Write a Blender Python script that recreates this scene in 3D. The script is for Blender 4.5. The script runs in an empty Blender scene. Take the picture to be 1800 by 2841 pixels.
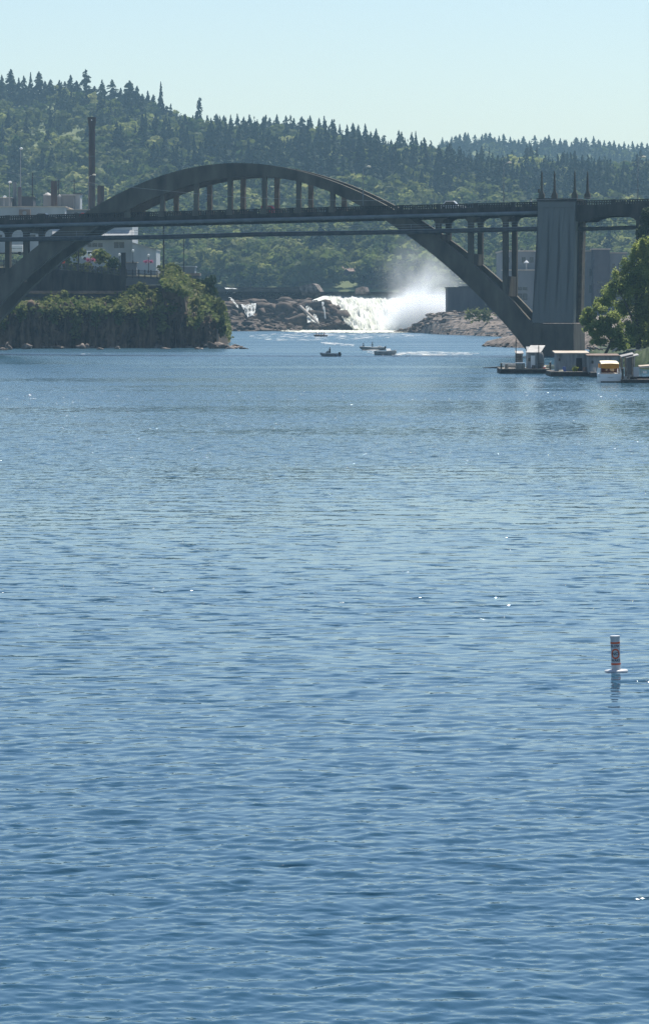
import bpy, bmesh, math, random
import numpy as np
from mathutils import Vector, Matrix

random.seed(7)
RNG = np.random.default_rng(11)
scene = bpy.context.scene
COL = scene.collection
R = math.radians

# ------------------------------------------------------------------ camera, sky, sun, exposure
F, HZ, CX, H = 9000.0, 838.0, 900.0, 9.8     # focal length, horizon row, centre column (photo pixels); eye height (m)
cam_data = bpy.data.cameras.new("camera")
cam = bpy.data.objects.new("camera", cam_data)
COL.objects.link(cam)
cam.location = (0, 0, H)
cam.rotation_euler = (R(90), 0, 0)
cam_data.sensor_fit = 'HORIZONTAL'
cam_data.sensor_width = 36
cam_data.lens = 36 * F / 1800
cam_data.shift_y = -(1420.5 - HZ) / 1800
cam_data.clip_start = 0.5
cam_data.clip_end = 12000
scene.camera = cam

SUN_EL, SUN_AZ = 60.0, 24.0                   # azimuth clockwise from +Y
world = bpy.data.worlds.new("World")
scene.world = world
world.use_nodes = True
wn = world.node_tree
bg = wn.nodes["Background"]
sky = wn.nodes.new("ShaderNodeTexSky")
sky.sky_type = 'NISHITA'
sky.sun_disc = False
sky.sun_elevation = R(SUN_EL)
sky.sun_rotation = R(SUN_AZ)
sky.air_density = 1.15
sky.dust_density = 0.45
sky.ozone_density = 3.0
wn.links.new(sky.outputs[0], bg.inputs[0])
bg.inputs[1].default_value = 0.075
sun_data = bpy.data.lights.new("sun", 'SUN')
sun_data.energy = 4.2
sun_data.angle = R(0.5)
sun_data.color = (1.0, 0.95, 0.86)
sun = bpy.data.objects.new("sun", sun_data)
COL.objects.link(sun)
sdir = Vector((math.sin(R(SUN_AZ)) * math.cos(R(SUN_EL)), math.cos(R(SUN_AZ)) * math.cos(R(SUN_EL)), math.sin(R(SUN_EL))))
sun.rotation_euler = sdir.to_track_quat('Z', 'Y').to_euler()
sun.location = (0, 300, 400)
DENOISE = True
scene.cycles.denoising_prefilter = 'NONE'
scene.cycles.denoising_input_passes = 'RGB_ALBEDO_NORMAL'
vs = scene.view_settings
vs.view_transform = 'Standard'
vs.look = 'None'
vs.exposure = 0.75
vs.gamma = 1.0
vs.use_curve_mapping = False
scene.cycles.volume_bounces = 3
scene.cycles.use_denoising = DENOISE
scene.cycles.max_bounces = 6
scene.cycles.transparent_max_bounces = 8
scene.cycles.volume_step_rate = 1.0
scene.cycles.volume_max_steps = 128

# ------------------------------------------------------------------ helpers
def W(x, y, D):
    return Vector(((x - CX) / F * D, D, H + (HZ - y) / F * D))

def DW(y):                                    # distance at which the water surface meets photo row y
    return H * F / (y - HZ)

def Zat(y, D):
    return H + (HZ - y) / F * D

def Xat(x, D):
    return (x - CX) / F * D

def tag(o, label=None, cat=None, group=None, kind=None):
    if label: o['label'] = label
    if cat: o['category'] = cat
    if group: o['group'] = group
    if kind: o['kind'] = kind
    return o

ORG = {}

def empty(name, loc, label, cat, group=None):
    o = bpy.data.objects.new(name, None)
    o.empty_display_size = 0.3
    COL.objects.link(o)
    o.location = loc
    ORG[o.name] = Vector(loc)
    return tag(o, label, cat, group)

def link(name, me, parent=None, loc=None):
    o = bpy.data.objects.new(name, me)
    COL.objects.link(o)
    if parent is not None:
        o.parent = parent
        ORG[o.name] = ORG[parent.name]
    else:
        o.location = loc if loc is not None else (0, 0, 0)
        ORG[o.name] = Vector(o.location)
    return o

def mesh_np(name, V, Q, mats, midx=None, smooth=False):
    V = np.asarray(V, dtype=np.float32).reshape(-1, 3)
    Q = np.asarray(Q, dtype=np.int32).reshape(len(Q), -1)
    k = Q.shape[1]
    me = bpy.data.meshes.new(name)
    me.vertices.add(len(V)); me.vertices.foreach_set("co", V.ravel())
    me.loops.add(len(Q) * k); me.loops.foreach_set("vertex_index", Q.ravel())
    me.polygons.add(len(Q)); me.polygons.foreach_set("loop_start", np.arange(0, len(Q) * k, k, dtype=np.int32))
    if midx is not None: me.polygons.foreach_set("material_index", np.asarray(midx, dtype=np.int32))
    if smooth: me.polygons.foreach_set("use_smooth", np.ones(len(Q), dtype=bool))
    for m in mats: me.materials.append(m)
    me.update(calc_edges=True)
    return me

class MB:
    def __init__(self):
        self.v, self.f, self.m = [], [], []
    def add(self, vs_, fs_, m=0):
        b = len(self.v)
        self.v += [Vector(p) for p in vs_]
        self.f += [tuple(b + i for i in f) for f in fs_]
        self.m += [m] * len(fs_)
        return self
    def box(self, c, s, rz=0, m=0, taper=1.0):
        cr, sr = math.cos(rz), math.sin(rz)
        pts = []
        for dz in (-.5, .5):
            k = taper if dz > 0 else 1
            for dx, dy in ((-.5, -.5), (.5, -.5), (.5, .5), (-.5, .5)):
                x, y = dx * s[0] * k, dy * s[1] * k
                pts.append((c[0] + x * cr - y * sr, c[1] + x * sr + y * cr, c[2] + dz * s[2]))
        return self.add(pts, [(3, 2, 1, 0), (4, 5, 6, 7), (0, 1, 5, 4), (1, 2, 6, 5), (2, 3, 7, 6), (3, 0, 4, 7)], m)
    def hull2(self, A, B, m=0):                # two matching polygon rings joined into a solid
        n = len(A)
        fs = [tuple(range(n))[::-1], tuple(range(n, 2 * n))]
        fs += [(i, (i + 1) % n, n + (i + 1) % n, n + i) for i in range(n)]
        return self.add(list(A) + list(B), fs, m)
    def tube(self, path, rad, n=8, m=0, cap=True):
        path = [Vector(p) for p in path]
        if not hasattr(rad, '__len__'): rad = [rad] * len(path)
        rings = []
        for i, p in enumerate(path):
            d = (path[min(i + 1, len(path) - 1)] - path[max(i - 1, 0)]).normalized()
            u = d.cross(Vector((0, 0, 1)) if abs(d.z) < .9 else Vector((0, 1, 0))).normalized()
            w = d.cross(u)
            rings.append([p + (u * math.cos(a) + w * math.sin(a)) * rad[i] for a in [2 * math.pi * k / n for k in range(n)]])
        vs_ = [q for r in rings for q in r]
        fs = []
        for i in range(len(rings) - 1):
            for k in range(n):
                fs.append((i * n + k, i * n + (k + 1) % n, (i + 1) * n + (k + 1) % n, (i + 1) * n + k))
        if cap:
            fs.append(tuple(range(n))[::-1]); fs.append(tuple(range((len(rings) - 1) * n, len(rings) * n)))
        return self.add(vs_, fs, m)
    def lathe(self, c, prof, n=16, m=0):       # prof: (radius, z)
        return self.tube_z(c, prof, n, m)
    def tube_z(self, c, prof, n=16, m=0):
        vs_ = [(c[0] + r * math.cos(2 * math.pi * k / n), c[1] + r * math.sin(2 * math.pi * k / n), c[2] + z) for r, z in prof for k in range(n)]
        fs = [(i * n + k, i * n + (k + 1) % n, (i + 1) * n + (k + 1) % n, (i + 1) * n + k) for i in range(len(prof) - 1) for k in range(n)]
        fs.append(tuple(range(n))[::-1]); fs.append(tuple(range((len(prof) - 1) * n, len(prof) * n)))
        return self.add(vs_, fs, m)
    def build(self, name, mats, parent=None, loc=None, smooth=False, bevel=0):
        if not isinstance(mats, (list, tuple)): mats = [mats]
        o_ = ORG[parent.name] if parent is not None else Vector(loc if loc is not None else (0, 0, 0))
        me = bpy.data.meshes.new(name)
        me.from_pydata([tuple(p - o_) for p in self.v], [], self.f)
        for mt in mats: me.materials.append(mt)
        me.polygons.foreach_set("material_index", np.array(self.m, dtype=np.int32))
        if smooth: me.polygons.foreach_set("use_smooth", np.ones(len(me.polygons), dtype=bool))
        bm = bmesh.new(); bm.from_mesh(me)
        bmesh.ops.recalc_face_normals(bm, faces=bm.faces)
        if bevel: bmesh.ops.bevel(bm, geom=list(bm.edges), offset=bevel, segments=1, affect='EDGES', clamp_overlap=True)
        bm.to_mesh(me); bm.free()
        me.update()
        return link(name, me, parent, loc)

def ordinal(i):
    w = ['first', 'second', 'third', 'fourth', 'fifth', 'sixth', 'seventh', 'eighth', 'ninth', 'tenth', 'eleventh', 'twelfth',
         'thirteenth', 'fourteenth', 'fifteenth', 'sixteenth', 'seventeenth', 'eighteenth', 'nineteenth', 'twentieth']
    return w[i] if i < 20 else 'twenty-' + w[i - 20]

# ------------------------------------------------------------------ materials
def mat(name, c1, c2=None, scale=1.0, rough=0.8, metal=0.0, bump=0.0, stretch=(1, 1, 1), spec=0.3, detail=5.0, contrast=(0.35, 0.65), translucent=0.0, objrand=0.0):
    m = bpy.data.materials.new(name)
    m.use_nodes = True
    nt = m.node_tree
    N, L = nt.nodes, nt.links
    p = N["Principled BSDF"]
    out = N["Material Output"]
    p.inputs["Roughness"].default_value = rough
    p.inputs["Metallic"].default_value = metal
    p.inputs["Specular IOR Level"].default_value = spec
    if c2 is None:
        c2 = tuple(min(1, v * 1.12) for v in c1)
    geo = N.new("ShaderNodeNewGeometry")
    mp = N.new("ShaderNodeMapping")
    mp.inputs["Scale"].default_value = stretch
    L.new(geo.outputs["Position"], mp.inputs["Vector"])
    nz = N.new("ShaderNodeTexNoise")
    nz.inputs["Scale"].default_value = scale
    nz.inputs["Detail"].default_value = detail
    L.new(mp.outputs[0], nz.inputs["Vector"])
    rmp = N.new("ShaderNodeValToRGB")
    rmp.color_ramp.elements[0].position, rmp.color_ramp.elements[1].position = contrast
    rmp.color_ramp.elements[0].color = (*c1, 1)
    rmp.color_ramp.elements[1].color = (*c2, 1)
    L.new(nz.outputs["Fac"], rmp.inputs[0])
    col = rmp.outputs[0]
    if objrand:
        oi = N.new("ShaderNodeObjectInfo")
        ma = N.new("ShaderNodeMapRange")
        ma.inputs[3].default_value, ma.inputs[4].default_value = 1 - objrand, 1 + objrand
        L.new(oi.outputs["Random"], ma.inputs[0])
        hs = N.new("ShaderNodeHueSaturation")
        hs.inputs["Saturation"].default_value = 1.0
        L.new(ma.outputs[0], hs.inputs["Value"])
        L.new(col, hs.inputs["Color"])
        col = hs.outputs[0]
    L.new(col, p.inputs["Base Color"])
    if bump:
        b = N.new("ShaderNodeBump")
        b.inputs["Strength"].default_value = 1.0
        b.inputs["Distance"].default_value = bump
        L.new(nz.outputs["Fac"], b.inputs["Height"])
        L.new(b.outputs[0], p.inputs["Normal"])
    if translucent:
        t = N.new("ShaderNodeBsdfTranslucent")
        L.new(col, t.inputs[0])
        mx = N.new("ShaderNodeMixShader")
        mx.inputs[0].default_value = translucent
        L.new(p.outputs[0], mx.inputs[1]); L.new(t.outputs[0], mx.inputs[2])
        L.new(mx.outputs[0], out.inputs["Surface"])
    return m

M = {}
M['concrete'] = mat('bridge_concrete', (0.048, 0.044, 0.036), (0.150, 0.135, 0.105), 0.45, 0.9, bump=0.015, stretch=(1, 1, 0.35), contrast=(0.25, 0.75))
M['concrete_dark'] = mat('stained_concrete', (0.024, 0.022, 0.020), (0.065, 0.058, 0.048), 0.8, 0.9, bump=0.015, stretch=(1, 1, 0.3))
M['concrete_pier'] = mat('pier_concrete', (0.140, 0.146, 0.142), (0.185, 0.190, 0.182), 0.3, 0.9, bump=0.0, stretch=(1.2, 1.2, 0.3), contrast=(0.25, 0.75))
M['concrete_warm'] = mat('warm_concrete', (0.115, 0.09, 0.066), (0.19, 0.15, 0.11), 0.9, 0.9, bump=0.02)  # brown of the corner edge; on far bridge parts it paints sun warmth
M['pipe'] = mat('painted_pipe', (0.12, 0.14, 0.15), (0.17, 0.19, 0.20), 0.5, 0.6)
M['steel_dark'] = mat('dark_steel', (0.04, 0.045, 0.05), (0.08, 0.08, 0.08), 1.0, 0.6)
M['steel_grey'] = mat('grey_steel', (0.22, 0.23, 0.24), (0.32, 0.33, 0.34), 1.0, 0.5)
M['stack'] = mat('brown_stack', (0.045, 0.035, 0.035), (0.08, 0.06, 0.055), 0.8, 0.85, stretch=(1, 1, .3))
M['white_wall'] = mat('white_painted_wall', (0.34, 0.37, 0.39), (0.44, 0.46, 0.47), 0.4, 0.8, stretch=(1, 1, .3))
M['grey_wall'] = mat('grey_wall', (0.13, 0.145, 0.155), (0.21, 0.22, 0.225), 0.25, 0.85, stretch=(1, 1, .35), contrast=(0.3, 0.7))
M['mill_dark'] = mat('dark_mill_wall', (0.05, 0.052, 0.065), (0.09, 0.09, 0.10), 0.3, 0.9, stretch=(1, 1, .3))
M['tan_parapet'] = mat('tan_parapet', (0.40, 0.33, 0.26), (0.55, 0.47, 0.38), 0.6, 0.85)
M['roof_grey'] = mat('grey_roofing', (0.28, 0.29, 0.30), (0.42, 0.42, 0.41), 0.6, 0.8)
M['roof_brown'] = mat('brown_roofing', (0.16, 0.11, 0.09), (0.26, 0.19, 0.15), 0.8, 0.9)
M['glass_dark'] = mat('dark_window', (0.02, 0.03, 0.035), (0.03, 0.04, 0.05), 0.6, 0.15, spec=0.5)
M['rock'] = mat('basalt', (0.024, 0.019, 0.016), (0.155, 0.115, 0.087), 0.35, 0.9, bump=0.25, detail=8, contrast=(0.3, 0.75))
M['rock_light'] = mat('pale_river_rock', (0.06, 0.05, 0.042), (0.26, 0.21, 0.175), 0.8, 0.9, bump=0.15, detail=8)
M['cliff'] = mat('cliff_basalt', (0.022, 0.017, 0.014), (0.21, 0.145, 0.095), 0.45, 0.95, bump=0.35, stretch=(1, 1, 0.8), detail=8, contrast=(0.3, 0.75))
M['soil'] = mat('dry_soil', (0.05, 0.055, 0.025), (0.13, 0.12, 0.055), 0.4, 0.95)
M['hill'] = mat('hill_ground', (0.06, 0.085, 0.03), (0.13, 0.15, 0.06), 0.03, 0.95)
M['grass'] = mat('grass_slope', (0.09, 0.13, 0.03), (0.17, 0.21, 0.06), 0.3, 0.95)
M['conifer'] = mat('conifer_needles', (0.010, 0.026, 0.018), (0.034, 0.058, 0.030), 0.02, 0.85, translucent=0.15, objrand=0.25, spec=0.15)
M['broad'] = mat('broadleaf', (0.045, 0.088, 0.022), (0.175, 0.20, 0.058), 0.045, 0.75, translucent=0.5, objrand=0.3, spec=0.2)
M['broad_pale'] = mat('pale_broadleaf', (0.15, 0.185, 0.055), (0.27, 0.275, 0.10), 0.05, 0.75, translucent=0.5, objrand=0.2, spec=0.2)
M['leaf_near'] = mat('near_leaves', (0.17, 0.23, 0.055), (0.36, 0.40, 0.11), 0.5, 0.6, translucent=0.66, spec=0.3)
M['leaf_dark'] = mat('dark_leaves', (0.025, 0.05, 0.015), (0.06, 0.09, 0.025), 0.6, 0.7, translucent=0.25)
M['bramble'] = mat('bramble_leaves', (0.068, 0.108, 0.030), (0.205, 0.215, 0.075), 0.35, 0.8, translucent=0.5, spec=0.2)
M['bark'] = mat('bark', (0.05, 0.04, 0.03), (0.11, 0.09, 0.07), 2.0, 0.9, stretch=(1, 1, .3))
M['drift'] = mat('driftwood', (0.28, 0.24, 0.20), (0.46, 0.41, 0.36), 1.2, 0.9)
M['plank'] = mat('weathered_plank', (0.16, 0.14, 0.12), (0.30, 0.27, 0.23), 2.0, 0.9, stretch=(3, 1, 1))
M['plank_dark'] = mat('wet_dark_timber', (0.03, 0.027, 0.025), (0.07, 0.06, 0.05), 1.5, 0.8)
M['shed_white'] = mat('peeling_white_boards', (0.15, 0.16, 0.165), (0.32, 0.33, 0.33), 1.1, 0.85, stretch=(2, 1, .4), contrast=(0.3, 0.6))
M['tin'] = mat('tin_roof', (0.26, 0.245, 0.23), (0.42, 0.40, 0.37), 0.8, 0.6)
M['white'] = mat('white_gelcoat', (0.74, 0.74, 0.72), (0.82, 0.82, 0.80), 1.0, 0.3, spec=0.5)
M['grey_hull'] = mat('aluminium_hull', (0.22, 0.24, 0.24), (0.34, 0.36, 0.36), 1.5, 0.45)
M['orange'] = mat('orange_canvas', (0.70, 0.30, 0.035), (0.82, 0.38, 0.05), 1.4, 0.85, translucent=0.35)
M['cream'] = mat('cream_canvas', (0.80, 0.70, 0.50), (0.88, 0.80, 0.62), 1.4, 0.85)
M['brown'] = mat('varnished_wood', (0.12, 0.045, 0.02), (0.2, 0.08, 0.035), 2.0, 0.5)
M['red'] = mat('red_paint', (0.45, 0.03, 0.03), (0.55, 0.05, 0.04), 1.0, 0.4)
M['sign_red'] = mat('orange_red_sign', (0.75, 0.08, 0.02), (0.8, 0.1, 0.03), 1.0, 0.6)
M['navy'] = mat('dark_car_paint', (0.015, 0.018, 0.025), (0.02, 0.024, 0.03), 1.0, 0.25, spec=0.6)
M['silver'] = mat('silver_paint', (0.45, 0.45, 0.44), (0.52, 0.52, 0.5), 1.0, 0.3, metal=0.3)
M['tyre'] = mat('tyre', (0.02, 0.02, 0.02), None, 1.0, 0.9)
M['black'] = mat('black_paint', (0.02, 0.02, 0.022), None, 1.0, 0.6)
M['pink'] = mat('pink_petunias', (0.45, 0.05, 0.16), (0.62, 0.15, 0.28), 3.0, 0.8, translucent=0.3)
M['yellow_green'] = mat('yellow_green_leaves', (0.22, 0.28, 0.03), (0.34, 0.36, 0.06), 2.0, 0.8, translucent=0.3)
M['skin'] = mat('skin', (0.42, 0.24, 0.17), None, 1.0, 0.6)
M['hair'] = mat('dark_hair', (0.03, 0.02, 0.015), None, 1.0, 0.7)
M['cloth_dark'] = mat('dark_clothing', (0.02, 0.025, 0.035), None, 1.0, 0.9)
M['cloth_red'] = mat('red_clothing', (0.40, 0.06, 0.05), None, 1.0, 0.9)
M['cloth_white'] = mat('white_clothing', (0.75, 0.75, 0.74), None, 1.0, 0.9)
M['cloth_blue'] = mat('blue_clothing', (0.08, 0.12, 0.28), None, 1.0, 0.9)
M['buoy_white'] = mat('buoy_white', (0.46, 0.48, 0.50), (0.58, 0.59, 0.60), 6.0, 0.45, spec=0.4)
M['buoy_orange'] = mat('buoy_orange', (0.62, 0.10, 0.03), None, 3.0, 0.5)
M['buoy_ink'] = mat('buoy_black_letters', (0.02, 0.03, 0.06), None, 3.0, 0.5)
M['lamp_glass'] = mat('frosted_lamp_glass', (0.72, 0.74, 0.70), None, 1.0, 0.4, translucent=0.3)
M['bed'] = mat('river_bed', (0.05, 0.05, 0.04), (0.09, 0.08, 0.06), 0.1, 0.95)

def foam_mat(name, c1, c2, scale, stretch, holes=None, transl=0.3):
    m = mat(name, c1, c2, scale, 0.9, bump=0.25, stretch=stretch, translucent=transl, detail=6, spec=0.1)
    if holes:
        nt = m.node_tree; N, L = nt.nodes, nt.links
        out = N["Material Output"]
        src = out.inputs["Surface"].links[0].from_socket
        geo = N.new("ShaderNodeNewGeometry")
        mp = N.new("ShaderNodeMapping"); mp.inputs["Scale"].default_value = holes[1]
        L.new(geo.outputs["Position"], mp.inputs[0])
        nz = N.new("ShaderNodeTexNoise"); nz.inputs["Scale"].default_value = 1.0; nz.inputs["Detail"].default_value = 6
        L.new(mp.outputs[0], nz.inputs["Vector"])
        rp = N.new("ShaderNodeValToRGB")
        rp.color_ramp.elements[0].position = holes[0]; rp.color_ramp.elements[1].position = holes[0] + 0.10
        L.new(nz.outputs["Fac"], rp.inputs[0])
        tr = N.new("ShaderNodeBsdfTransparent")
        mx = N.new("ShaderNodeMixShader")
        L.new(rp.outputs[0], mx.inputs[0]); L.new(tr.outputs[0], mx.inputs[1]); L.new(src, mx.inputs[2])
        L.new(mx.outputs[0], out.inputs["Surface"])
    return m
M['falls'] = foam_mat('falling_water', (0.70, 0.72, 0.63), (0.95, 0.95, 0.91), 0.45, (1, .3, .3), transl=0.3)
M['cascade'] = foam_mat('thin_cascade', (0.55, 0.58, 0.56), (0.90, 0.91, 0.88), 0.6, (1, .3, .3), holes=(0.40, (1.6, .5, .25)))
M['foam'] = foam_mat('churned_foam', (0.72, 0.73, 0.60), (0.94, 0.94, 0.86), 0.30, (1, .35, 1))
M['wake'] = foam_mat('wake_foam', (0.75, 0.78, 0.78), (0.92, 0.93, 0.93), 0.6, (1, .6, 1), holes=(0.49, (.45, .25, 1)))
M['spray'] = foam_mat('spray_streaks', (0.70, 0.75, 0.78), (0.9, 0.92, 0.93), 0.6, (1, .6, 1), holes=(0.55, (.30, .10, 1)))

def water_mat(name, body, tint_rough=0.06):
    m = bpy.data.materials.new(name)
    m.use_nodes = True
    nt = m.node_tree; N, L = nt.nodes, nt.links
    p = N["Principled BSDF"]
    p.inputs["IOR"].default_value = 1.333
    p.inputs["Specular IOR Level"].default_value = 0.5
    geo = N.new("ShaderNodeNewGeometry")
    def noise(sc, det, st, rough=0.55):
        mp = N.new("ShaderNodeMapping"); mp.inputs["Scale"].default_value = st
        mp.inputs["Rotation"].default_value = (0, 0, R(-9))
        L.new(geo.outputs["Position"], mp.inputs[0])
        nz = N.new("ShaderNodeTexNoise"); nz.inputs["Scale"].default_value = sc; nz.inputs["Detail"].default_value = det
        nz.inputs["Roughness"].default_value = rough
        L.new(mp.outputs[0], nz.inputs["Vector"])
        return nz.outputs["Fac"]
    def math_(op, a, b):
        n = N.new("ShaderNodeMath"); n.operation = op
        for i, v in enumerate((a, b)):
            if isinstance(v, (int, float)): n.inputs[i].default_value = v
            else: L.new(v, n.inputs[i])
        return n.outputs[0]
    patch = noise(0.012, 3.0, (0.55, 2.2, 1))          # wind patches, metres wide
    mapr = lambda src, a0, a1, b0, b1: _mapr(N, L, src, a0, a1, b0, b1)
    sep = N.new("ShaderNodeSeparateXYZ"); L.new(geo.outputs["Position"], sep.inputs[0])
    dist = mapr(sep.outputs["Y"], 60, 480, 0.0, 1.0)             # short chop the mesh cannot carry out there
    amp = math_('MULTIPLY', mapr(patch, 0.42, 0.58, WCHOP[0], WCHOP[1]), math_('ADD', math_('MULTIPLY', dist, WCHOP[3]), WCHOP[2]))
    def chop(sc, st, det):
        mp = N.new("ShaderNodeMapping"); mp.inputs["Scale"].default_value = st
        mp.inputs["Rotation"].default_value = (0, 0, R(-9))
        L.new(geo.outputs["Position"], mp.inputs[0])
        nz = N.new("ShaderNodeTexNoise"); nz.inputs["Scale"].default_value = sc; nz.inputs["Detail"].default_value = det
        L.new(mp.outputs[0], nz.inputs["Vector"])
        return nz.outputs["Color"]
    def vm(op, a, b_):
        n = N.new("ShaderNodeVectorMath"); n.operation = op
        for i, v in enumerate((a, b_)):
            if isinstance(v, tuple): n.inputs[i].default_value = v
            else: L.new(v, n.inputs[i])
        return n.outputs[0]
    c = vm('ADD', vm('SUBTRACT', chop(0.9, (0.5, 1, 1), 2), (.5, .5, .5)), vm('SUBTRACT', chop(3.2, (0.6, 1, 1), 2), (.5, .5, .5)))
    c = vm('MULTIPLY', c, (0.8, 1.0, 0.0))
    sp = N.new("ShaderNodeSeparateXYZ"); L.new(c, sp.inputs[0])          # chop normals tipped towards the viewer only, so the water mirrors higher sky
    cb = N.new("ShaderNodeCombineXYZ"); L.new(sp.outputs[0], cb.inputs[0])
    L.new(math_('MULTIPLY', math_('ABSOLUTE', sp.outputs[1], 0.0), -1.0), cb.inputs[1])
    c = cb.outputs[0]
    tint = N.new("ShaderNodeMix"); tint.data_type = 'RGBA'               # darker blue near water paints in a shaded look; greener, as if sunlit, up-river
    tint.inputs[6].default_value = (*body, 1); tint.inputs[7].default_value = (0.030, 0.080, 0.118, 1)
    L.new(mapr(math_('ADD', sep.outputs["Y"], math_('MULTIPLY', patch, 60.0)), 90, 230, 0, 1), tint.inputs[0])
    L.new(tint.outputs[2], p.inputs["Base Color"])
    steep = mapr(noise(1.5, 1.0, (0.5, 1, 1)), 0.56, 0.72, 1.0, 18.0)     # rare steep wavelets that catch the sun
    steep = math_('ADD', math_('MULTIPLY', math_('SUBTRACT', steep, 1.0), mapr(sep.outputs["Y"], 180, 400, 1.0, 0.03)), 1.0)
    amp = math_('MULTIPLY', amp, steep)
    sc_n = N.new("ShaderNodeVectorMath"); sc_n.operation = 'SCALE'; L.new(c, sc_n.inputs[0]); L.new(amp, sc_n.inputs["Scale"])
    nn = N.new("ShaderNodeVectorMath"); nn.operation = 'NORMALIZE'
    L.new(vm('ADD', geo.outputs["Normal"], sc_n.outputs[0]), nn.inputs[0])
    L.new(nn.outputs[0], p.inputs["Normal"])
    L.new(math_('ADD', mapr(patch, 0.36, 0.62, 0.02, 0.04), math_('MULTIPLY', mapr(sep.outputs["Y"], 180, 700, 0, 1), 0.20)), p.inputs["Roughness"])
    return m
def _mapr(N, L, src, a0, a1, b0, b1):
    n = N.new("ShaderNodeMapRange")
    for i, v in enumerate((a0, a1, b0, b1)): n.inputs[i + 1].default_value = v
    L.new(src, n.inputs[0])
    return n.outputs[0]
WCHOP = (0.30, 1.05, 0.11, 1.05)
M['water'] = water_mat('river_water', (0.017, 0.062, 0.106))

# ------------------------------------------------------------------ the river
def waves(X, Y, cell):
    rng = np.random.default_rng(5)
    Z = np.zeros_like(X)
    n = 54
    lam = np.exp(np.linspace(math.log(0.20), math.log(3.6), n)) * rng.uniform(.93, 1.07, n)
    for l in lam:
        th = rng.normal(0.10, 0.75)
        k = 2 * math.pi / l
        amp = 0.0022 * l ** 0.95 * (1.0 if l < 0.3 else 1.75 if l < 0.8 else 0.8 if l < 1.6 else 0.35)
        fade = np.clip((l / cell - 2.0) / 3.0, 0, 1)
        ph = rng.uniform(0, 6.28)
        ax = k * (math.sin(th) * X + math.cos(th) * Y) + ph
        grp = 0.30 + 1.7 * np.clip(0.75 + 0.75 * np.sin(X * k * .17 + ph * 2 + .6 * np.sin(Y * k * .05)) * np.sin(Y * k * .13 + ph + .7 * np.sin(X * k * .06 + ph)) - .45, 0, 2) ** 1.7
        Z += amp * fade * grp * (np.sin(ax) + 0.36 * np.sin(2 * ax))     # short steep front towards the lower river, long gentle back
    return Z

def river_grid():
    ys = [12, 18, 25, 31, 36, 40] + [DW(y) for y in np.arange(2890, 1090, -1.7)] + [DW(y) for y in np.arange(1090, 905, -5)] + [1330.0, 1400.0]
    ys = np.array([-60.0] + ys)
    us = np.concatenate([np.linspace(-1.2, -0.16, 14)[:-1], np.linspace(-0.16, -0.105, 60)[:-1], np.linspace(-0.105, 0.105, 620), np.linspace(0.105, 0.16, 60)[1:], np.linspace(0.16, 1.2, 14)[1:]])
    Yc = ys[:, None] * np.ones((1, len(us)))
    Xc = us[None, :] * np.maximum(np.abs(Yc), 36.0)
    Xc = np.where(np.abs(us)[None, :] > .16, Xc * (1 + 500 / np.maximum(Yc, 60) * (np.abs(us)[None, :] - .16)), Xc)
    dy = np.gradient(ys)
    cell = np.maximum(dy[:, None], 0.05) * np.ones_like(Xc)
    cell = np.where(np.abs(us)[None, :] > .16, 1e3, cell)
    Z = waves(Xc, Yc, np.abs(cell))
    nr, nc = Xc.shape
    V = np.stack([Xc, Yc, Z], -1).reshape(-1, 3)
    i = np.arange(nr - 1)[:, None] * nc + np.arange(nc - 1)[None, :]
    Q = np.stack([i, i + 1, i + nc + 1, i + nc], -1).reshape(-1, 4)
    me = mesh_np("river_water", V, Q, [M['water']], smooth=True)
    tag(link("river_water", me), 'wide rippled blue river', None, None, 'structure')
river_grid()

# upper river above the falls, and the bed / ground sheet under everything
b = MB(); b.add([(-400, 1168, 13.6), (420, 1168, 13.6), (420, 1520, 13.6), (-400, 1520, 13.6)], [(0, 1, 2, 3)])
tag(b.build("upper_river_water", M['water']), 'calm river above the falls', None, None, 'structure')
b = MB(); b.add([(-2200, -80, -3), (2200, -80, -3), (2200, 3950, -3), (-2200, 3950, -3)], [(0, 1, 2, 3)])
tag(b.build("ground", M['bed']), 'river bed and valley floor', None, None, 'structure')

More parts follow.
